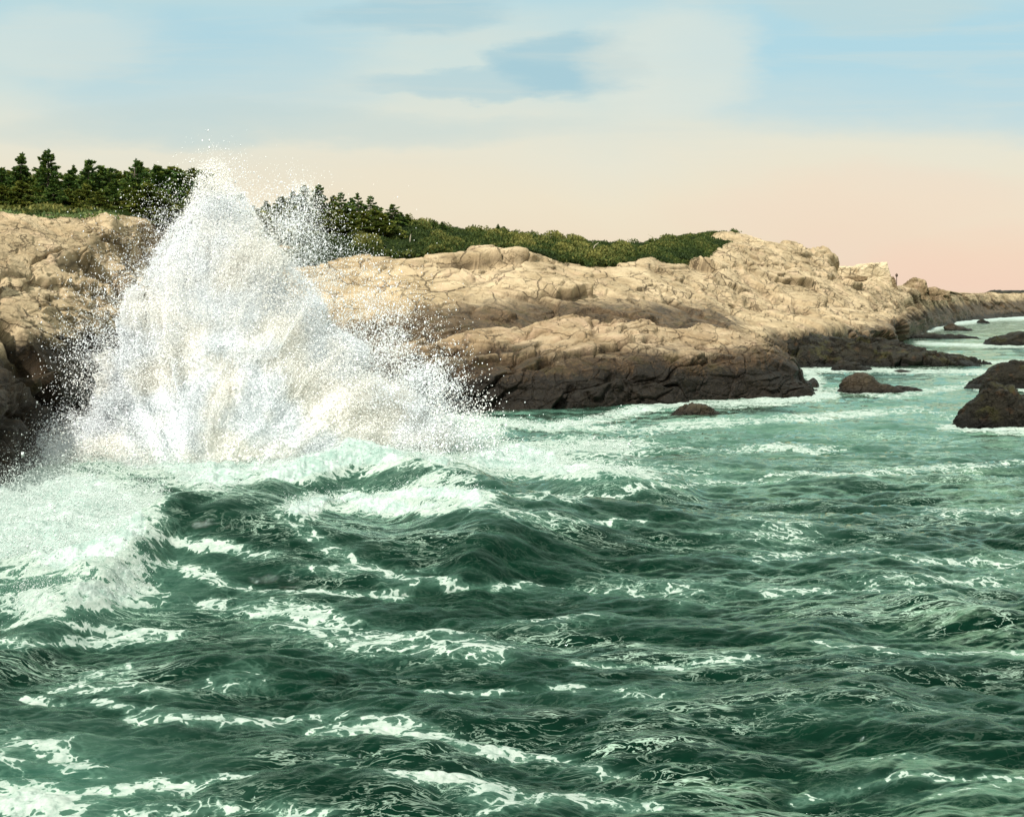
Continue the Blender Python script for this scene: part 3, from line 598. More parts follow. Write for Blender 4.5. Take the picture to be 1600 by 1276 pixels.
milky = t.mix(t.step(nz, 0.3, 0.7), lin(92, 142, 126), lin(146, 184, 166))
wc = t.mix(t.math('MULTIPLY', ae, 0.62), deep, milky)
wc = t.mix(t.math('MULTIPLY', haze_, 0.18), wc, lin(150, 186, 168))
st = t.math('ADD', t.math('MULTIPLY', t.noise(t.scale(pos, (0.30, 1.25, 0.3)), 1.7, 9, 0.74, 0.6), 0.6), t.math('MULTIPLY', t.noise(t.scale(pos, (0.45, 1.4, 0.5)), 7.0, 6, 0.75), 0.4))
foam_sheen_f = t.node('ShaderNodeAttribute', attribute_name='foam_sheen').outputs['Fac']
foam_sheen = t.step(t.math('ADD', st, t.math('SUBTRACT', foam_sheen_f, 0.5)), 0.38, 0.60)
wc = t.mix(t.math('MULTIPLY', foam_sheen, 0.68), wc, t.mix(t.step(nf, .35, .65), lin(112, 144, 120), lin(158, 176, 154)))  # pale foam colour that also paints in sky reflection on wave backs
tn = t.noise(t.add(t.scale(pos, (0.26, 1.0, 0.3)), (3, 5, 1)), 2.4, 5, 0.60, 1.3)
tn2 = t.noise(t.add(t.scale(pos, (0.30, 1.15, 0.3)), (8, 2, 4)), 5.2, 5, 0.60, 1.0)
gate = t.step(t.noise(t.add(t.scale(pos, (0.4, 1, 0.4)), (1, 9, 2)), 0.6, 6, 0.66), 0.48, 0.66)
ln1 = t.math('SUBTRACT', 1.0, t.step(t.math('ABSOLUTE', t.math('SUBTRACT', tn, 0.5)), 0.003, 0.016))
ln2 = t.math('SUBTRACT', 1.0, t.step(t.math('ABSOLUTE', t.math('SUBTRACT', tn2, 0.5)), 0.003, 0.018))
thin = t.math('MULTIPLY', t.math('MAXIMUM', ln1, t.math('MULTIPLY', ln2, 0.8)), t.math('ADD', 0.05, t.math('MULTIPLY', gate, 0.9)))
rip = t.noise(t.scale(pos, (0.6, 1.6, 1)), 5.0, 6, 0.66, 0.3)
rb = t.node('ShaderNodeBump', {'Strength': 0.28, 'Distance': 0.06, 'Height': rip})
wd_ = t.node('ShaderNodeBsdfDiffuse', {'Color': t.mix(1.0, wc, (0.50, 0.58, 0.53, 1), 'MULTIPLY'), 'Normal': rb.outputs[0]})
wg = t.node('ShaderNodeBsdfGlossy', {'Color': (0.56, 0.76, 0.64, 1), 'Roughness': 0.05, 'Normal': rb.outputs[0]})
lw = t.node('ShaderNodeLayerWeight', {'Blend': 0.5, 'Normal': rb.outputs[0]}).outputs['Facing']
fr = t.math('ADD', 0.008, t.math('MULTIPLY', t.math('POWER', lw, 6.0), 1.9), True)
water = t.node('ShaderNodeMixShader', {0: fr, 1: wd_.outputs[0], 2: wg.outputs[0]})
fb = t.node('ShaderNodeBump', {'Strength': 0.5, 'Distance': 0.04, 'Height': t.math('ADD', nf, nz)})
fcol = t.mix(t.step(t.math('ADD', t.math('MULTIPLY', nf, .6), t.math('MULTIPLY', nz, .4)), .35, .62), lin(118, 138, 126), lin(166, 174, 164))
fcol = t.mix(t.step(fo, 0.85, 1.1), fcol, t.mix(t.step(t.math('ADD', t.math('MULTIPLY', nz, .6), t.math('MULTIPLY', nf, .4)), .38, .62), lin(128, 150, 140), lin(182, 190, 184)))
foam = t.node('ShaderNodeBsdfPrincipled', {'Base Color': fcol, 'Roughness': 0.9, 'Normal': fb.outputs[0]}); foam.inputs['Specular IOR Level'].default_value = 0.1
fcol2 = t.mix(fmask, lin(166, 190, 170), fcol); foam.inputs['Base Color'].default_value = (1, 1, 1, 1); t.l.new(fcol2, foam.inputs['Base Color'])
mx = t.node('ShaderNodeMixShader', {0: t.math('MAXIMUM', fmask, t.math('MULTIPLY', thin, 0.72)), 1: water.outputs[0], 2: foam.outputs[0]})
t.node('ShaderNodeOutputMaterial', {0: mx.outputs[0]})
FO2 = FO + 0.10*lace*sstep(FO, .1, .4) + 0.10*fbm(WX*.25, WY*.25, 0*WX, 3, 409)
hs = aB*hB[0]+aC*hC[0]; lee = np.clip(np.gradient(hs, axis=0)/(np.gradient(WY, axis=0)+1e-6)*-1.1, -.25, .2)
FI = 0.19+lee*0.4+0.02*np.clip(hs/.12, -1, 1)+0.24*sstep(PX, 600, 1250)+0.08*sstep(PY, 900, 700)*sstep(PX, 700, 1000)+0.28*fbm(WX*.16, WY*.22, 0*WX, 3, 611)-0.12*sstep(PX, 500, 100)*sstep(PY, 900, 1000)  # paler on wave backs, darker on fronts: reflection put into the colour
sea = mesh_obj('sea', P, grid_faces(*PX.shape), M_sea, attrs={'foam': FO2, 'air': AE, 'foam_sheen': FI})
tag(sea, 'green choppy sea streaked with white foam', None, None, 'structure')

# ------------------------------------------------------------------ breaking wave: plume of spray
M_spray, t = new_mat('white_spray')
pos = t.node('ShaderNodeNewGeometry').outputs['Position']
n = t.noise(pos, 0.45, 3)
sc_ = t.mix(t.step(n, 0.42, 0.60), lin(248, 251, 253), lin(255, 253, 247))
d = t.node('ShaderNodeBsdfDiffuse', {'Color': sc_}); tr = t.node('ShaderNodeBsdfTranslucent', {'Color': sc_})
mx = t.node('ShaderNodeMixShader', {0: 0.12, 1: d.outputs[0], 2: tr.outputs[0]})
t.node('ShaderNodeOutputMaterial', {0: mx.outputs[0]})
YP = 41.0; MIST = 0.02
E_py = np.array([246, 258, 275, 300, 330, 360, 400, 440, 480, 520, 560, 600, 640, 670, 700, 740, 780, 830], float)
E_l = np.array([326, 314, 308, 294, 280, 260, 236, 210, 188, 174, 158, 144, 132, 118, 60, 10, -20, -40], float)
E_r = np.array([342, 354, 368, 386, 402, 420, 452, 484, 514, 546, 584, 632, 688, 722, 726, 716, 700, 690], float)
def drops(pos3, rad, vel, stretch, r):
    n = len(pos3)
    tet = np.array([[0, 0, 1.15], [0.95, 0, -0.45], [-0.5, 0.85, -0.45], [-0.5, -0.85, -0.45]], f32)
    q = r.normal(size=(n, 4)); q /= np.linalg.norm(q, axis=1, keepdims=True); a, b, c_, d_ = q.T
    M = np.stack([1-2*(c_*c_+d_*d_), 2*(b*c_-d_*a), 2*(b*d_+c_*a), 2*(b*c_+d_*a), 1-2*(b*b+d_*d_), 2*(c_*d_-b*a), 2*(b*d_-c_*a), 2*(c_*d_+b*a), 1-2*(b*b+c_*c_)], -1).reshape(n, 3, 3).astype(f32)
    V = np.einsum('nij,kj->nki', M, tet)*rad[:, None, None]
    dv = (V*vel[:, None, :]).sum(-1, keepdims=True)
    V = V+dv*vel[:, None, :]*(stretch[:, None, None]-1)+pos3[:, None, :]
    Fq = (np.arange(n)[:, None, None]*4+np.array([[0, 1, 2], [0, 2, 3], [0, 3, 1], [1, 3, 2]])[None]).reshape(-1, 3)
    return V.reshape(-1, 3), Fq
def plume(n, r, inner=True):
    py = r.uniform(246, 790, int(n)); wgt = np.interp(py, E_py, (E_r-E_l))/760
    keep = r.random(len(py)) < wgt*np.interp(py, [246, 280, 320, 380, 520, 800], [.12, .28, .6, 1, 1, .9]); py = py[keep]; m = len(py)
    l = np.interp(py, E_py, E_l); rr = np.interp(py, E_py, E_r); cx = (l+rr)/2; hw = (rr-l)/2
    th = r.uniform(0, 2*np.pi, m)
    if inner: rad = np.where(py > 470, 0.62+0.36*np.sqrt(r.random(m)), np.sqrt(r.random(m))*.97)
    else: rad = 0.86+r.exponential(0.10, m)*np.interp(py, [246, 340, 480], [.5, .7, 1])
    u = rad*np.cos(th); v = rad*np.sin(th)
    px = cx+hw*u; Y = YP+2.0*np.interp(py, [246, 800], [0.4, 1.0])*0+v*np.minimum(hw*YP/F, 3.6)*0.75
    # fingers thrown out from the foot of the burst
    bx, by = 330, 760; ang = np.arctan2(px-bx, by-py); dist = np.hypot(px-bx, py-by)
    fing = fbm(ang*7, dist*.006, v*1.2, 4, 811, .6)
    clump = fbm(px*.02, py*.02, v*1.5, 4, 821, .6)
    s = fing*0.9+clump*0.7
    lim = np.where(rad > 0.8, -0.05+(rad-0.8)*0.9, -0.6)
    ok = s > lim+r.normal(0, .12, m)
    px, py, Y, ang, rad = (q[ok] for q in (px, py, Y, ang, rad))
    # edges breathe outwards along the fingers
    push = (fing[ok])*hw[ok]*0.16*np.clip(rad, 0, 1.4)
    px = px+push*np.sign(u[ok]+1e-6); 
    return px, py, Y, ang, rad
allV, allF, off = [], [], 0
def addspray(px, py, Y, rad, vel, st, r):
    global off
    pos3 = np.stack([(px-800)*YP/F+(0*Y), Y, EYE+(HY-py)*YP/F], -1).astype(f32)
    V, Fq = drops(pos3, rad.astype(f32), vel.astype(f32), st.astype(f32), r); allV.append(V); allF.append(Fq+off); off += len(V)
r = np.random.default_rng(12)
for (N_, inner, rm, rs) in ((1500000, True, .013, .40), (1700000, False, .0085, .50)):
    px, py, Y, ang, rad = plume(N_, r, inner); m = len(px)
    size = rm*np.exp(r.normal(0, rs, m))*np.clip(1.25-0.35*rad, .4, 1.2)
    left = sstep(330-px, -20, 150)
    vx = np.sin(ang)-left*1.0; vz = np.cos(ang)*0.6-left*0.35
    vel = np.stack([vx, r.normal(0, .2, m), vz], -1); vel /= np.linalg.norm(vel, axis=1, keepdims=True)
    st = 1+(0.6+2.4*left*sstep(rad, .6, 1))*r.random(m)
    addspray(px, py, Y, size, vel, st, r)
# thin drifting spray right of the peak, before the far trees
def cloud(cx, cy, sx, sy, n, rm, dY=1.5):
    n = int(n*1.5); rm = rm*.8; px = r.normal(cx, sx, n); py = r.normal(cy, sy, n)
    s = fbm(px*.03, py*.03, 0*px, 4, 900, .6); ok = s > r.normal(-.05, .2, n); px, py = px[ok], py[ok]; m = len(px)
    size = rm*np.exp(r.normal(0, .45, m)); vel = np.tile([0.3, 0, 0.95], (m, 1))
    addspray(px, py, YP+r.normal(0, dY, m), size, vel, 1+r.random(m), r)
cloud(458, 352, 38, 34, 5200, .013); cloud(425, 380, 34, 40, 12000, .013); cloud(480, 440, 50, 45, 8000, .015); cloud(345, 290, 20, 26, 3000, .016)
cloud(470, 305, 12, 18, 1300, .014); cloud(600, 560, 45, 45, 12000, .016); cloud(660, 610, 35, 28, 9000, .018); cloud(560, 500, 45, 50, 8000, .014)
cloud(160, 560, 30, 60, 8000, .014); cloud(215, 470, 30, 60, 6000, .013); cloud(270, 350, 20, 30, 2500, .013); cloud(110, 680, 45, 22, 7000, .016); cloud(30, 730, 40, 22, 6000, .018)
cloud(690, 680, 40, 26, 12000, .02)
cloud(118, 705, 26, 16, 34000, .013); cloud(70, 738, 28, 18, 40000, .013); cloud(18, 785, 26, 22, 34000, .013); cloud(-40, 820, 40, 26, 26000, .013)
# dense heart of the burst: one lumpy closed body
pyq = np.linspace(392, 800, 420); th = np.linspace(0, 2*np.pi, 620, endpoint=False)
l = np.interp(pyq, E_py, E_l); rr = np.interp(pyq, E_py, E_r)
cx = ((l+rr)/2)[:, None]; hw = ((rr-l)/2)[:, None]*np.interp(pyq, [392, 396, 404, 420, 450, 520, 620, 800], [0.01, .12, .24, .36, .50, .66, .76, .84])[:, None]
Xb = (cx+hw*np.cos(th)[None]-800)*YP/F; Yb = YP+np.sin(th)[None]*np.minimum(hw*YP/F, 3.2)*0.62; Zb = EYE+(HY-pyq)[:, None]*YP/F+0*Xb
nrm = np.stack([np.cos(th)[None]+0*Xb, np.sin(th)[None]+0*Xb, 0.3+0*Xb], -1)
# streaks rise away from the foot of the burst
bx, bz = (330-800)*YP/F, EYE+(HY-800)*YP/F; an = np.arctan2(Xb-bx, Zb-bz); ds = np.hypot(Xb-bx, Zb-bz)
dd = 0.5*fbm(an*2.6, ds*.22, Yb*.3, 3, 701)+0.30*fbm(an*9, ds*.8, Yb*.9, 4, 703, .62)+0.16*fbm(Xb*3, Yb*3, Zb*2.2, 5, 707, .65)
Pb = np.stack([Xb, Yb, Zb], -1)+nrm*dd[..., None]*np.clip(hw*YP/F/2.0, 0.05, 1)[..., None]
# grain of droplets lying just off the dense heart
pk = r.choice(Pb.shape[0]*Pb.shape[1], 260000); Q = Pb.reshape(-1, 3)[pk]; nq = nrm.reshape(-1, 3)[pk]
Q = Q[(nq[:, 1] < .35)]; nq = nq[nq[:, 1] < .35]; m = len(Q); Q = Q+nq*r.exponential(.16, m)[:, None]+r.normal(0, .04, (m, 3))
vq = np.stack([Q[:, 0]-bx, 0*Q[:, 0], Q[:, 2]-bz], -1); vq /= np.linalg.norm(vq, axis=1, keepdims=True)
V, Fq = drops(Q.astype(f32), (.0125*np.exp(r.normal(0, .45, m))).astype(f32), vq.astype(f32), (1+1.5*r.random(m)).astype(f32), r); allV.append(V); allF.append(Fq+off); off += len(V)
spray = mesh_obj('spray', np.concatenate(allV), np.concatenate(allF), M_spray, smooth=True)
tag(spray, 'tall white burst of spray from the wave hitting the cliff', 'spray', None, 'stuff')
M_core, t = new_mat('dense_spray')
pos = t.node('ShaderNodeNewGeometry').outputs['Position']
nn = t.noise(pos, 20.0, 6, 0.8)
cc = t.mix(t.step(t.noise(pos, .45, 3), .42, .6), lin(246, 250, 252), lin(255, 252, 245))
p = t.node('ShaderNodeBsdfDiffuse', {'Color': cc, 'Normal': t.node('ShaderNodeBump', {'Strength': .6, 'Distance': .05, 'Height': nn}).outputs[0]})
tr = t.node('ShaderNodeBsdfTranslucent', {'Color': cc})
mx = t.node('ShaderNodeMixShader', {0: .10, 1: p.outputs[0], 2: tr.outputs[0]}); t.node('ShaderNodeOutputMaterial', {0: mx.outputs[0]})
core = mesh_obj('dense_spray', Pb, grid_faces(*Pb.shape[:2], True), M_core)
tag(core, 'dense white heart of the wave burst', 'spray', None, 'stuff')
# fine mist hanging round the droplets: closed bodies of thin white vapour
M_mist, t = new_mat('mist')
vp = t.node('ShaderNodeVolumePrincipled', {'Color': (0.99, 0.99, 0.99, 1), 'Density': MIST, 'Anisotropy': 0.15})
t.node('ShaderNodeOutputMaterial', {1: vp.outputs[0]})
def mist_body(pyq, l, rr, k, depth, Y0, seed, amp=.55):
    th = np.linspace(0, 2*np.pi, 90, endpoint=False)
    cx = ((l+rr)/2)[:, None]; hw = ((rr-l)/2*k)[:, None]*np.sqrt(np.clip(np.sin(np.linspace(0.03, np.pi-.03, len(pyq)))*2.5, 0, 1))[:, None]
    Xb = (cx+hw*np.cos(th)[None]-800)*Y0/F; Yb = Y0+np.sin(th)[None]*np.minimum(hw*Y0/F, depth); Zb = EYE+(HY-pyq)[:, None]*Y0/F+0*Xb
    n_ = np.stack([np.cos(th)[None]+0*Xb, np.sin(th)[None]+0*Xb, 0.2+0*Xb], -1); dd = amp*2*fbm(Xb*.3, Yb*.3, Zb*.25, 4, seed, .6)
    return (np.stack([Xb, Yb, Zb], -1)+n_*dd[..., None]*np.clip(hw*Y0/F/2, .05, 1)[..., None]).reshape(-1, 3), grid_faces(len(pyq), 90, True)
py1 = np.linspace(262, 790, 90)
bodies = [mist_body(py1, np.interp(py1, E_py, E_l), np.interp(py1, E_py, E_r), 0.98, 2.6, YP, 1001),
          mist_body(np.linspace(300, 480, 40), np.interp(np.linspace(300, 480, 40), [300, 480], [452, 440]), np.interp(np.linspace(300, 480, 40), [300, 480], [490, 545]), 1, 1.2, YP+4.5, 1002, .3),
          mist_body(np.linspace(560, 720, 40), np.linspace(600, 640, 40), np.linspace(690, 790, 40), 1, 1.2, YP+5, 1003, .3),
          mist_body(np.linspace(640, 800, 40), np.linspace(90, -40, 40), np.linspace(170, 190, 40), 1, 1.5, 36.0, 1004, .3)]
Vm, Fm, o_ = [], [], 0
for V_, F_ in bodies: Vm.append(V_); Fm.append(F_+o_); o_ += len(V_)
def capped(V_, F_, nrow, o0):                    # close both ends of a body
    a = np.arange(90)
    return np.stack([np.full(88, o0), o0+a[1:-1], o0+a[2:], o0+a[2:]], -1)
mist = mesh_obj('mist', np.concatenate(Vm), np.concatenate(Fm), M_mist)
import bmesh
bm = bmesh.new(); bm.from_mesh(mist.data); bmesh.ops.holes_fill(bm, edges=[e for e in bm.edges if e.is_boundary], sides=0); bmesh.ops.recalc_face_normals(bm, faces=bm.faces); bm.to_mesh(mist.data); bm.free()
tag(mist, 'soft white mist hanging round the burst of spray', 'mist', None, 'stuff')
# flying droplets and torn froth over the thick foam on the water
pv = PY.ravel(); xv = PX.ravel(); av = np.where(FO.ravel() > .8, 1.0, 0)*(pv < 980)*(xv < 1000)*(xv > -300)*(pv > 640)*WY.ravel()**.8*np.where((xv < 330), 2.2, 1)
pick = r.choice(len(av), 230000, p=av/av.sum())
P0 = P.reshape(-1, 3)[pick]; lf = sstep(-xv[pick], -330, -230)*sstep(pv[pick], 560, 700)
nL = fbm(P0[:, 0]*.5, P0[:, 1]*.5, 0*P0[:, 0], 4, 990, .6)
ok = nL > r.normal(-.1, .15, len(P0)); P0 = P0[ok]; lf = lf[ok]; nL = nL[ok]; m = len(P0)
hgt = r.exponential(1, m)*(.08+.26*lf)*(.5+1.2*np.clip(nL+.3, 0, 1))+0.01; P0 = P0+np.stack([r.normal(0, .12, m), r.normal(0, .12, m), hgt], -1)
V, Fq = drops(P0.astype(f32), (.0095*np.exp(r.normal(0, .45, m))*P0[:, 1]/36).astype(f32), np.tile([0, 0, 1.], (m, 1)).astype(f32), (1+r.random(m)).astype(f32), r)
M_froth, t = new_mat('froth_drops')
d = t.node('ShaderNodeBsdfDiffuse', {'Color': lin(200, 208, 202)}); t.node('ShaderNodeOutputMaterial', {0: d.outputs[0]})
o = mesh_obj('froth', V, Fq, M_froth, smooth=True); tag(o, 'white droplets leaping off the thick foam', 'foam', None, 'stuff')

# ------------------------------------------------------------------ trees
def tris_mesh(name, C, D, size, tone, mat, parent=None, r=rng):
    """one small leaf spray (a bent quad as 2 tris) per centre C, pointing along D"""
    n = len(C); D = D/(np.linalg.norm(D, axis=1, keepdims=True)+1e-9)
    s = np.cross(D, r.normal(size=(n, 3))); s /= np.linalg.norm(s, axis=1, keepdims=True)+1e-9
    sz = size[:, None]
    V = np.stack([C-D*sz*.6-s*sz*.25, C+s*sz*.45, C+D*sz, C-s*sz*.45], 1)
    Fq = (np.arange(n)[:, None]*4+np.array([[0, 1, 2, 3]])).reshape(-1, 4)
    return mesh_obj(name, V.reshape(-1, 3), Fq, mat, parent, smooth=False, attrs={'tone': np.repeat(tone, 4)})
def tube(pts, rads, k=7):
    pts = np.array(pts, float); out = []
    for i, p in enumerate(pts):
        d = pts[min(i+1, len(pts)-1)]-pts[max(i-1, 0)]; d /= np.linalg.norm(d); a = np.cross(d, [0.3, 1, 0.1]); a /= np.linalg.norm(a); b = np.cross(d, a)
        th = np.linspace(0, 2*np.pi, k, endpoint=False); out.append(p+rads[i]*(np.cos(th)[:, None]*a+np.sin(th)[:, None]*b))
    return np.array(out)
def spruce(seed, H_, Rb, leaf, sparse=0.0, lean=0.0, flat=False, dense=1.0):
    r = np.random.default_rng(seed)
    e = bpy.data.objects.new('spruce_tree', None); COL.objects.link(e)
    bend = r.normal(0, .04, 2); zs = np.linspace(-.3, H_, 9)
    ax = lambda z: np.array([bend[0]*z*z/H_+lean*z*.12, bend[1]*z*z/H_, z])
    T = [tube([ax(z) for z in zs], [max(.012, .035*H_*(1-(z+.3)/(H_+.35))**.8) for z in zs])]
    C, D, S, TN = [], [], [], []; limbs = []
    z = H_*(.06+.25*sparse)
    while z < H_*.985:
        f = z/H_
        nb = r.integers(5, 9) if f < .85 else r.integers(3, 5)
        a0 = r.uniform(0, 6.28)
        for b in range(nb):
            if r.random() < .16+sparse*.25: continue
            a = a0+b*6.28/nb+r.normal(0, .3)
            prof = (1-f)**.75*(1 if not flat else .55+.9*math.sin(min(1, f*1.15)*math.pi)**.8)+.05
            L = Rb*prof*r.uniform(.5, 1.22)*(1+lean*.35*math.cos(a)); up = r.uniform(-.1, .35)+.5*(f > .8)
            dv = np.array([math.cos(a), math.sin(a), up-.1]); o_ = ax(z)
            tip = o_+dv*L; limbs.append(tube([o_, o_+dv*L*.55+[0, 0, -.03*L], tip], [.012*H_*(1-f)+.008, .01, .004], 4))
            nl = max(6, int(70*dense*L/Rb+10)); tt = np.sqrt(r.random(nl))*.95+.08
            wid = .30*L*(1-.55*tt)+.05
            side = np.array([-math.sin(a), math.cos(a), 0]); off_ = r.normal(0, .55, nl)*wid
            c = o_+dv*L*tt[:, None]+side*off_[:, None]; c[:, 2] += -.10*L*tt**2+r.normal(0, .05*leaf*6, nl)-np.abs(off_)*.15
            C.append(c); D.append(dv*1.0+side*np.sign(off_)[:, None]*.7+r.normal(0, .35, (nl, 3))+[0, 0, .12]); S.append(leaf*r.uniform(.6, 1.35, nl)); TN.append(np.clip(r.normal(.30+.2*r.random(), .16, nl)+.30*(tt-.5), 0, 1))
        z += H_*r.uniform(.028, .05)*(1+sparse)
    tip = ax(H_); k = 16; C.append(tip+np.array([[0, 0, 1.]])*r.uniform(-.16, .03, (k, 1))*H_*.6+r.normal(0, .03, (k, 3))); D.append(r.normal(0, .5, (k, 3))+[0, 0, 1]); S.append(np.full(k, leaf*.8)); TN.append(np.full(k, .4))
    C = np.concatenate(C); D = np.concatenate(D); S = np.concatenate(S); TN = np.concatenate(TN)
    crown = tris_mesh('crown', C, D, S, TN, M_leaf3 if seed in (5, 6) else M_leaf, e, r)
    Vt = [T[0].reshape(-1, 3)]; Ft = [grid_faces(9, 7, True)]; o_ = 63
    tr_ = mesh_obj('trunk', Vt[0], Ft[0], M_bark, e)
    Vl = np.concatenate([q.reshape(-1, 3) for q in limbs]); Fl = np.concatenate([grid_faces(3, 4, True)+12*i for i in range(len(limbs))])
    # limbs belong to the trunk mesh: rebuild it as one
    bpy.data.objects.remove(tr_)
    tr_ = mesh_obj('trunk', np.concatenate([Vt[0], Vl]), np.concatenate([Ft[0], Fl+63]), M_bark, e)
    return e
protos = [spruce(1, 4.6, 1.35, .15), spruce(2, 4.4, 1.6, .15, 0.1), spruce(3, 3.8, 1.7, .15, .15, .5), spruce(4, 3.6, 1.5, .15, .2, -.4, True), spruce(5, 3.2, 1.6, .15, 0.0, .3, True, 1.3), spruce(6, 2.6, 1.35, .14, 0.0, -.3, True, 1.3),
          spruce(7, 3.6, 1.5, .15, .55, .6, True, .8)]
PH = [4.6, 4.4, 3.8, 3.6, 3.2, 2.6, 3.6]
used = set()
def ground_z(P_, x, y):
    d = (P_[..., 0]-x)**2+(P_[..., 1]-y)**2; i = np.argmin(d); return float(P_[..., 2].ravel()[i])
Pc_s, Ph_s = Pc[-95:, ::4], Ph[-200:, ::4]
def place(k, px, Y, pytop, label, group, land_, wscale=1.0):
    e = protos[k]
    if k in used:
        n_ = e.copy(); COL.objects.link(n_)
        for ch in e.children:
            c_ = ch.copy(); COL.objects.link(c_); c_.parent = n_
        e = n_
    used.add(k)
    x = (px-800)*Y/F; gz = ground_z(land_, x, Y)
    s = max(.35, (EYE+(HY-pytop)*Y/F-gz)/PH[k])
    e.location = (x, Y, gz-.05); e.rotation_euler = (random.uniform(-.05, .05), random.uniform(-.09, .09), random.uniform(0, 6.28) if k in (0, 1) else random.uniform(-.9, .9)+(3.14 if random.random() < .25 else 0)); q_ = random.uniform(.85, 1.3); e.scale = (s*wscale*q_, s*wscale*q_, s)
    tag(e, label, 'tree', group)
GL = 'spruces on top of the left cliff'; GR = 'stunted spruces on the ridge behind the spray'
rowL = [(28, 80, 239, 0, 1.1, 'tall narrow spruce with a spiky double tip, second from the left edge'), (77, 79, 234, 1, 1.0, 'tallest pointed spruce on the left cliff'),
 (3, 82, 262, 2, 1.1, 'shorter spruce at the very left edge of the wood'), (50, 84, 274, 4, 1.2, 'low spruce filling the dip between the two tallest'), (103, 82, 266, 3, 1.0, 'round topped spruce just right of the tallest'),
 (120, 84, 258, 0, .7, 'thin bare topped spruce between round neighbours'), (136, 81, 252, 2, 1.0, 'dark wind bent spruce with a stubby top, right of the thin one'), (152, 83, 260, 3, 1.1, 'bushy olive spruce right of the stubby topped one'),
 (168, 82, 264, 2, 1.0, 'leaning spruce in the middle of the left wood'), (186, 84, 268, 4, 1.1, 'low dense spruce left of the ragged topped one'), (205, 82, 250, 6, 1.15, 'ragged open topped spruce with loose twigs against the sky'),
 (219, 83, 254, 3, 1.0, 'dark flat topped spruce close to the ragged one'), (238, 84, 264, 2, 1.0, 'spruce with a small pointed tip right of the flat topped one'), (254, 83, 261, 3, 1.0, 'leaning bushy spruce two before the spray'),
 (272, 84, 265, 6, 1.0, 'open branched spruce beside the spray'), (290, 85, 266, 2, 1.0, 'wind bent spruce with its edge lost in spray'), (306, 86, 268, 3, .95, 'last spruce of the left wood, half hidden by spray'), (322, 88, 282, 4, 1.0, 'spruce behind the flying droplets right of the left wood')]
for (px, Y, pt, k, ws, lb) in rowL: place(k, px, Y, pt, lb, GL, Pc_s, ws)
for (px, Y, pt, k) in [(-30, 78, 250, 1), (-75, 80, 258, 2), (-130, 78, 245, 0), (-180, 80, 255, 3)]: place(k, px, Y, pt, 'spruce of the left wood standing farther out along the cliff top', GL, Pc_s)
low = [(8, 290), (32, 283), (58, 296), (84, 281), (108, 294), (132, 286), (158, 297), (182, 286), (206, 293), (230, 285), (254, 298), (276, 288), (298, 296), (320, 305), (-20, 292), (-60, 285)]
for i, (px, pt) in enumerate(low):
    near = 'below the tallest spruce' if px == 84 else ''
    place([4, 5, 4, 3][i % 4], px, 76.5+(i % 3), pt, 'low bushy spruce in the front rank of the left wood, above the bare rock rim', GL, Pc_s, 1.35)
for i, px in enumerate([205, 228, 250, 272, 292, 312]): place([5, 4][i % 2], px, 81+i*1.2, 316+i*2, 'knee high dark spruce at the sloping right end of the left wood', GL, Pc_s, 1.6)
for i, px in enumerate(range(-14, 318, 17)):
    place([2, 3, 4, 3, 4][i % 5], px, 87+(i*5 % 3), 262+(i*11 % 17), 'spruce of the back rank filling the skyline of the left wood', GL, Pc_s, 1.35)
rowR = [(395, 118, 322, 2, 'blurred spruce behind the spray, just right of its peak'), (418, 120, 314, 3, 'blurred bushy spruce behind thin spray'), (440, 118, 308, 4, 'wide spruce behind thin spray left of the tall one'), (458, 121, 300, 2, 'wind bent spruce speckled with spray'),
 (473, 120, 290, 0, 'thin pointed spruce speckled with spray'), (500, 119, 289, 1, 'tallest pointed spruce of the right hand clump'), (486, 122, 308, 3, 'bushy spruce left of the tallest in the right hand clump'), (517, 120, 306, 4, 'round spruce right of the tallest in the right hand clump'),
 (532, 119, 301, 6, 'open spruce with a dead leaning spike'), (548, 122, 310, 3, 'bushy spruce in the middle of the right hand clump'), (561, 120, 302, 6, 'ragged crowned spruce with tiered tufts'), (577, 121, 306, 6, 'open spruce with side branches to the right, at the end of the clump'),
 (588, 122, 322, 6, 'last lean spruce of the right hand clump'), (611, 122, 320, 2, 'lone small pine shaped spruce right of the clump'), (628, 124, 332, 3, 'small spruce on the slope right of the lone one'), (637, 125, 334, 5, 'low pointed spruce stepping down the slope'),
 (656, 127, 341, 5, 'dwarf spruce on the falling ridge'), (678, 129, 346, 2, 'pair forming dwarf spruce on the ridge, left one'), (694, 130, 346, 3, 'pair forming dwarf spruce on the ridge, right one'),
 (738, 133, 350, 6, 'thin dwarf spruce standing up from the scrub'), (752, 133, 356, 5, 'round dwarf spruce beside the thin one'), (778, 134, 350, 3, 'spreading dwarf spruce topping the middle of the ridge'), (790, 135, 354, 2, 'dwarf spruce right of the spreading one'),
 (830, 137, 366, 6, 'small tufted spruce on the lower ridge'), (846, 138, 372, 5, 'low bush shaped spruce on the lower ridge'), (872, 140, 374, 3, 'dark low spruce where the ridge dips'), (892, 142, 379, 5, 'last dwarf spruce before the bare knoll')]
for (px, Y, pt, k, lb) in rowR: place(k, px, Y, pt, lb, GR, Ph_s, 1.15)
for i, px in enumerate(range(400, 600, 14)): place([4, 5, 4][i % 3], px, 114+(i % 2)*2, 326+(i*7 % 9), 'low bushy spruce in the front rank of the right hand clump', GR, Ph_s, 1.5)

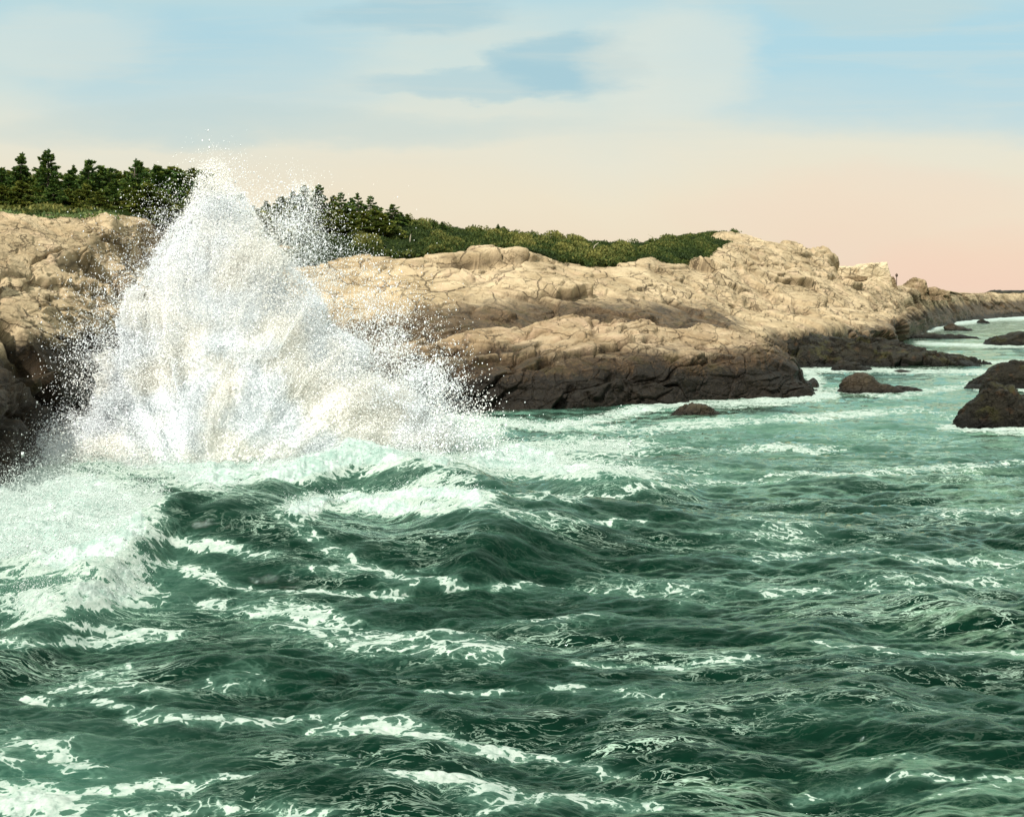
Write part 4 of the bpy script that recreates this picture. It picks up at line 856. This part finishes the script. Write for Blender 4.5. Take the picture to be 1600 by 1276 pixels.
# ------------------------------------------------------------------ ground cover
def cover(name, Pl, T_, C_, mask, n, h, size, mat, label, cat, lumps=1.0, seed=1):
    r = np.random.default_rng(seed)
    wgt = (mask > .5).ravel(); ii = np.flatnonzero(wgt)
    cols = Pl.shape[1]; pk = r.choice(ii, n); base = Pl.reshape(-1, 3)[pk]+r.normal(0, .25, (n, 3))*[1, 1, 0]
    e_, cv, _ = voro2(base[:, 0]*.42+.4*fbm(base[:, 0]*.6, base[:, 1]*.6, 0*base[:, 0], 2, 9), base[:, 1]*.22, 555+seed)
    L = np.clip(np.sqrt(np.clip(e_*1.6, 0, 1))*(.35+1.3*cv**2), .06, 2)*(.7+.6*fbm(base[:, 0]*.1, base[:, 1]*.07, 0*base[:, 0], 2, 556))*np.interp(C_.ravel()[pk], [880, 1090], [1, .5])
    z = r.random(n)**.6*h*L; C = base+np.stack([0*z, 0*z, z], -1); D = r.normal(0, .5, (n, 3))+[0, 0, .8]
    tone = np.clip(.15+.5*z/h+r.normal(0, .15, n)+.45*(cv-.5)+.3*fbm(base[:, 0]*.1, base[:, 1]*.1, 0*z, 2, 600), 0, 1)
    o = tris_mesh(name, C, D, size*r.uniform(.5, 1.3, n), tone, mat, None, r); return tag(o, label, cat, None, 'stuff')
vis = (Ch < 1160) & (Th < 6.6) & (Ch > 395)
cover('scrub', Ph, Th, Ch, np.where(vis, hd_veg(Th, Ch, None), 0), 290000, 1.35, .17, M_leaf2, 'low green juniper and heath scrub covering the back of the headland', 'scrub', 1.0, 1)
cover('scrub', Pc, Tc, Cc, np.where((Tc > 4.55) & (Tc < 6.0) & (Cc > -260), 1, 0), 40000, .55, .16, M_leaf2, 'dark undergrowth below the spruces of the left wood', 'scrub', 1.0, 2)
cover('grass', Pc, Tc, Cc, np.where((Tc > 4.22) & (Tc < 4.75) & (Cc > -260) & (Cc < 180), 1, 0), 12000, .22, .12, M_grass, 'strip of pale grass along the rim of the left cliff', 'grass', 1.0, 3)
# pale dead stems standing in the scrub
GS = 'dead stems in the scrub'
dlab = ['pale dead stem standing in the scrub below the lone small spruce', 'bleached dead stem leaning in the scrub at mid slope', 'short pale stump at the lower edge of the scrub', 'pale broken snag in the scrub left of the knoll', 'bleached leaning snag closest to the bare knoll']
for (px, Y, py, h, ln), lb in zip([(640, 112, 385, 1.3, .2), (674, 118, 378, 1.1, .3), (923, 120, 398, 1.6, .9), (886, 122, 392, 1.2, -.3), (1028, 140, 382, 1.8, -1.2)], dlab):
    x = (px-800)*Y/F; gz = ground_z(Ph_s, x, Y)
    tb = tube([(x, Y, gz-.2), (x+ln*.3*h, Y, gz+h*.6), (x+ln*.6*h, Y, gz+h*.8)], [.06, .05, .03], 6)
    o = mesh_obj('dead_stem', tb, grid_faces(3, 6, True), M_dead); tag(o, lb, 'dead tree', GS)
# thin post on the skyline
Yp = 182; x = (1401-800)*Yp/F; z0 = EYE+(HY-440)*Yp/F; z1 = EYE+(HY-430)*Yp/F
post = bpy.data.objects.new('marker_post', None); COL.objects.link(post); post.location = (0, 0, 0)
mesh_obj('post', tube([(x, Yp, z0-.6), (x, Yp, z1)], [.07, .05], 8), grid_faces(2, 8, True), M_post, post)
hd_ = tube([(x, Yp, z1-.3), (x, Yp, z1-.1), (x, Yp, z1+.15), (x, Yp, z1+.3)], [.08, .22, .2, .04], 10)
mesh_obj('head', hd_, grid_faces(4, 10, True), M_post, post)
tag(post, 'thin dark post with a knobbed top on the skyline right of the square topped block', 'post')
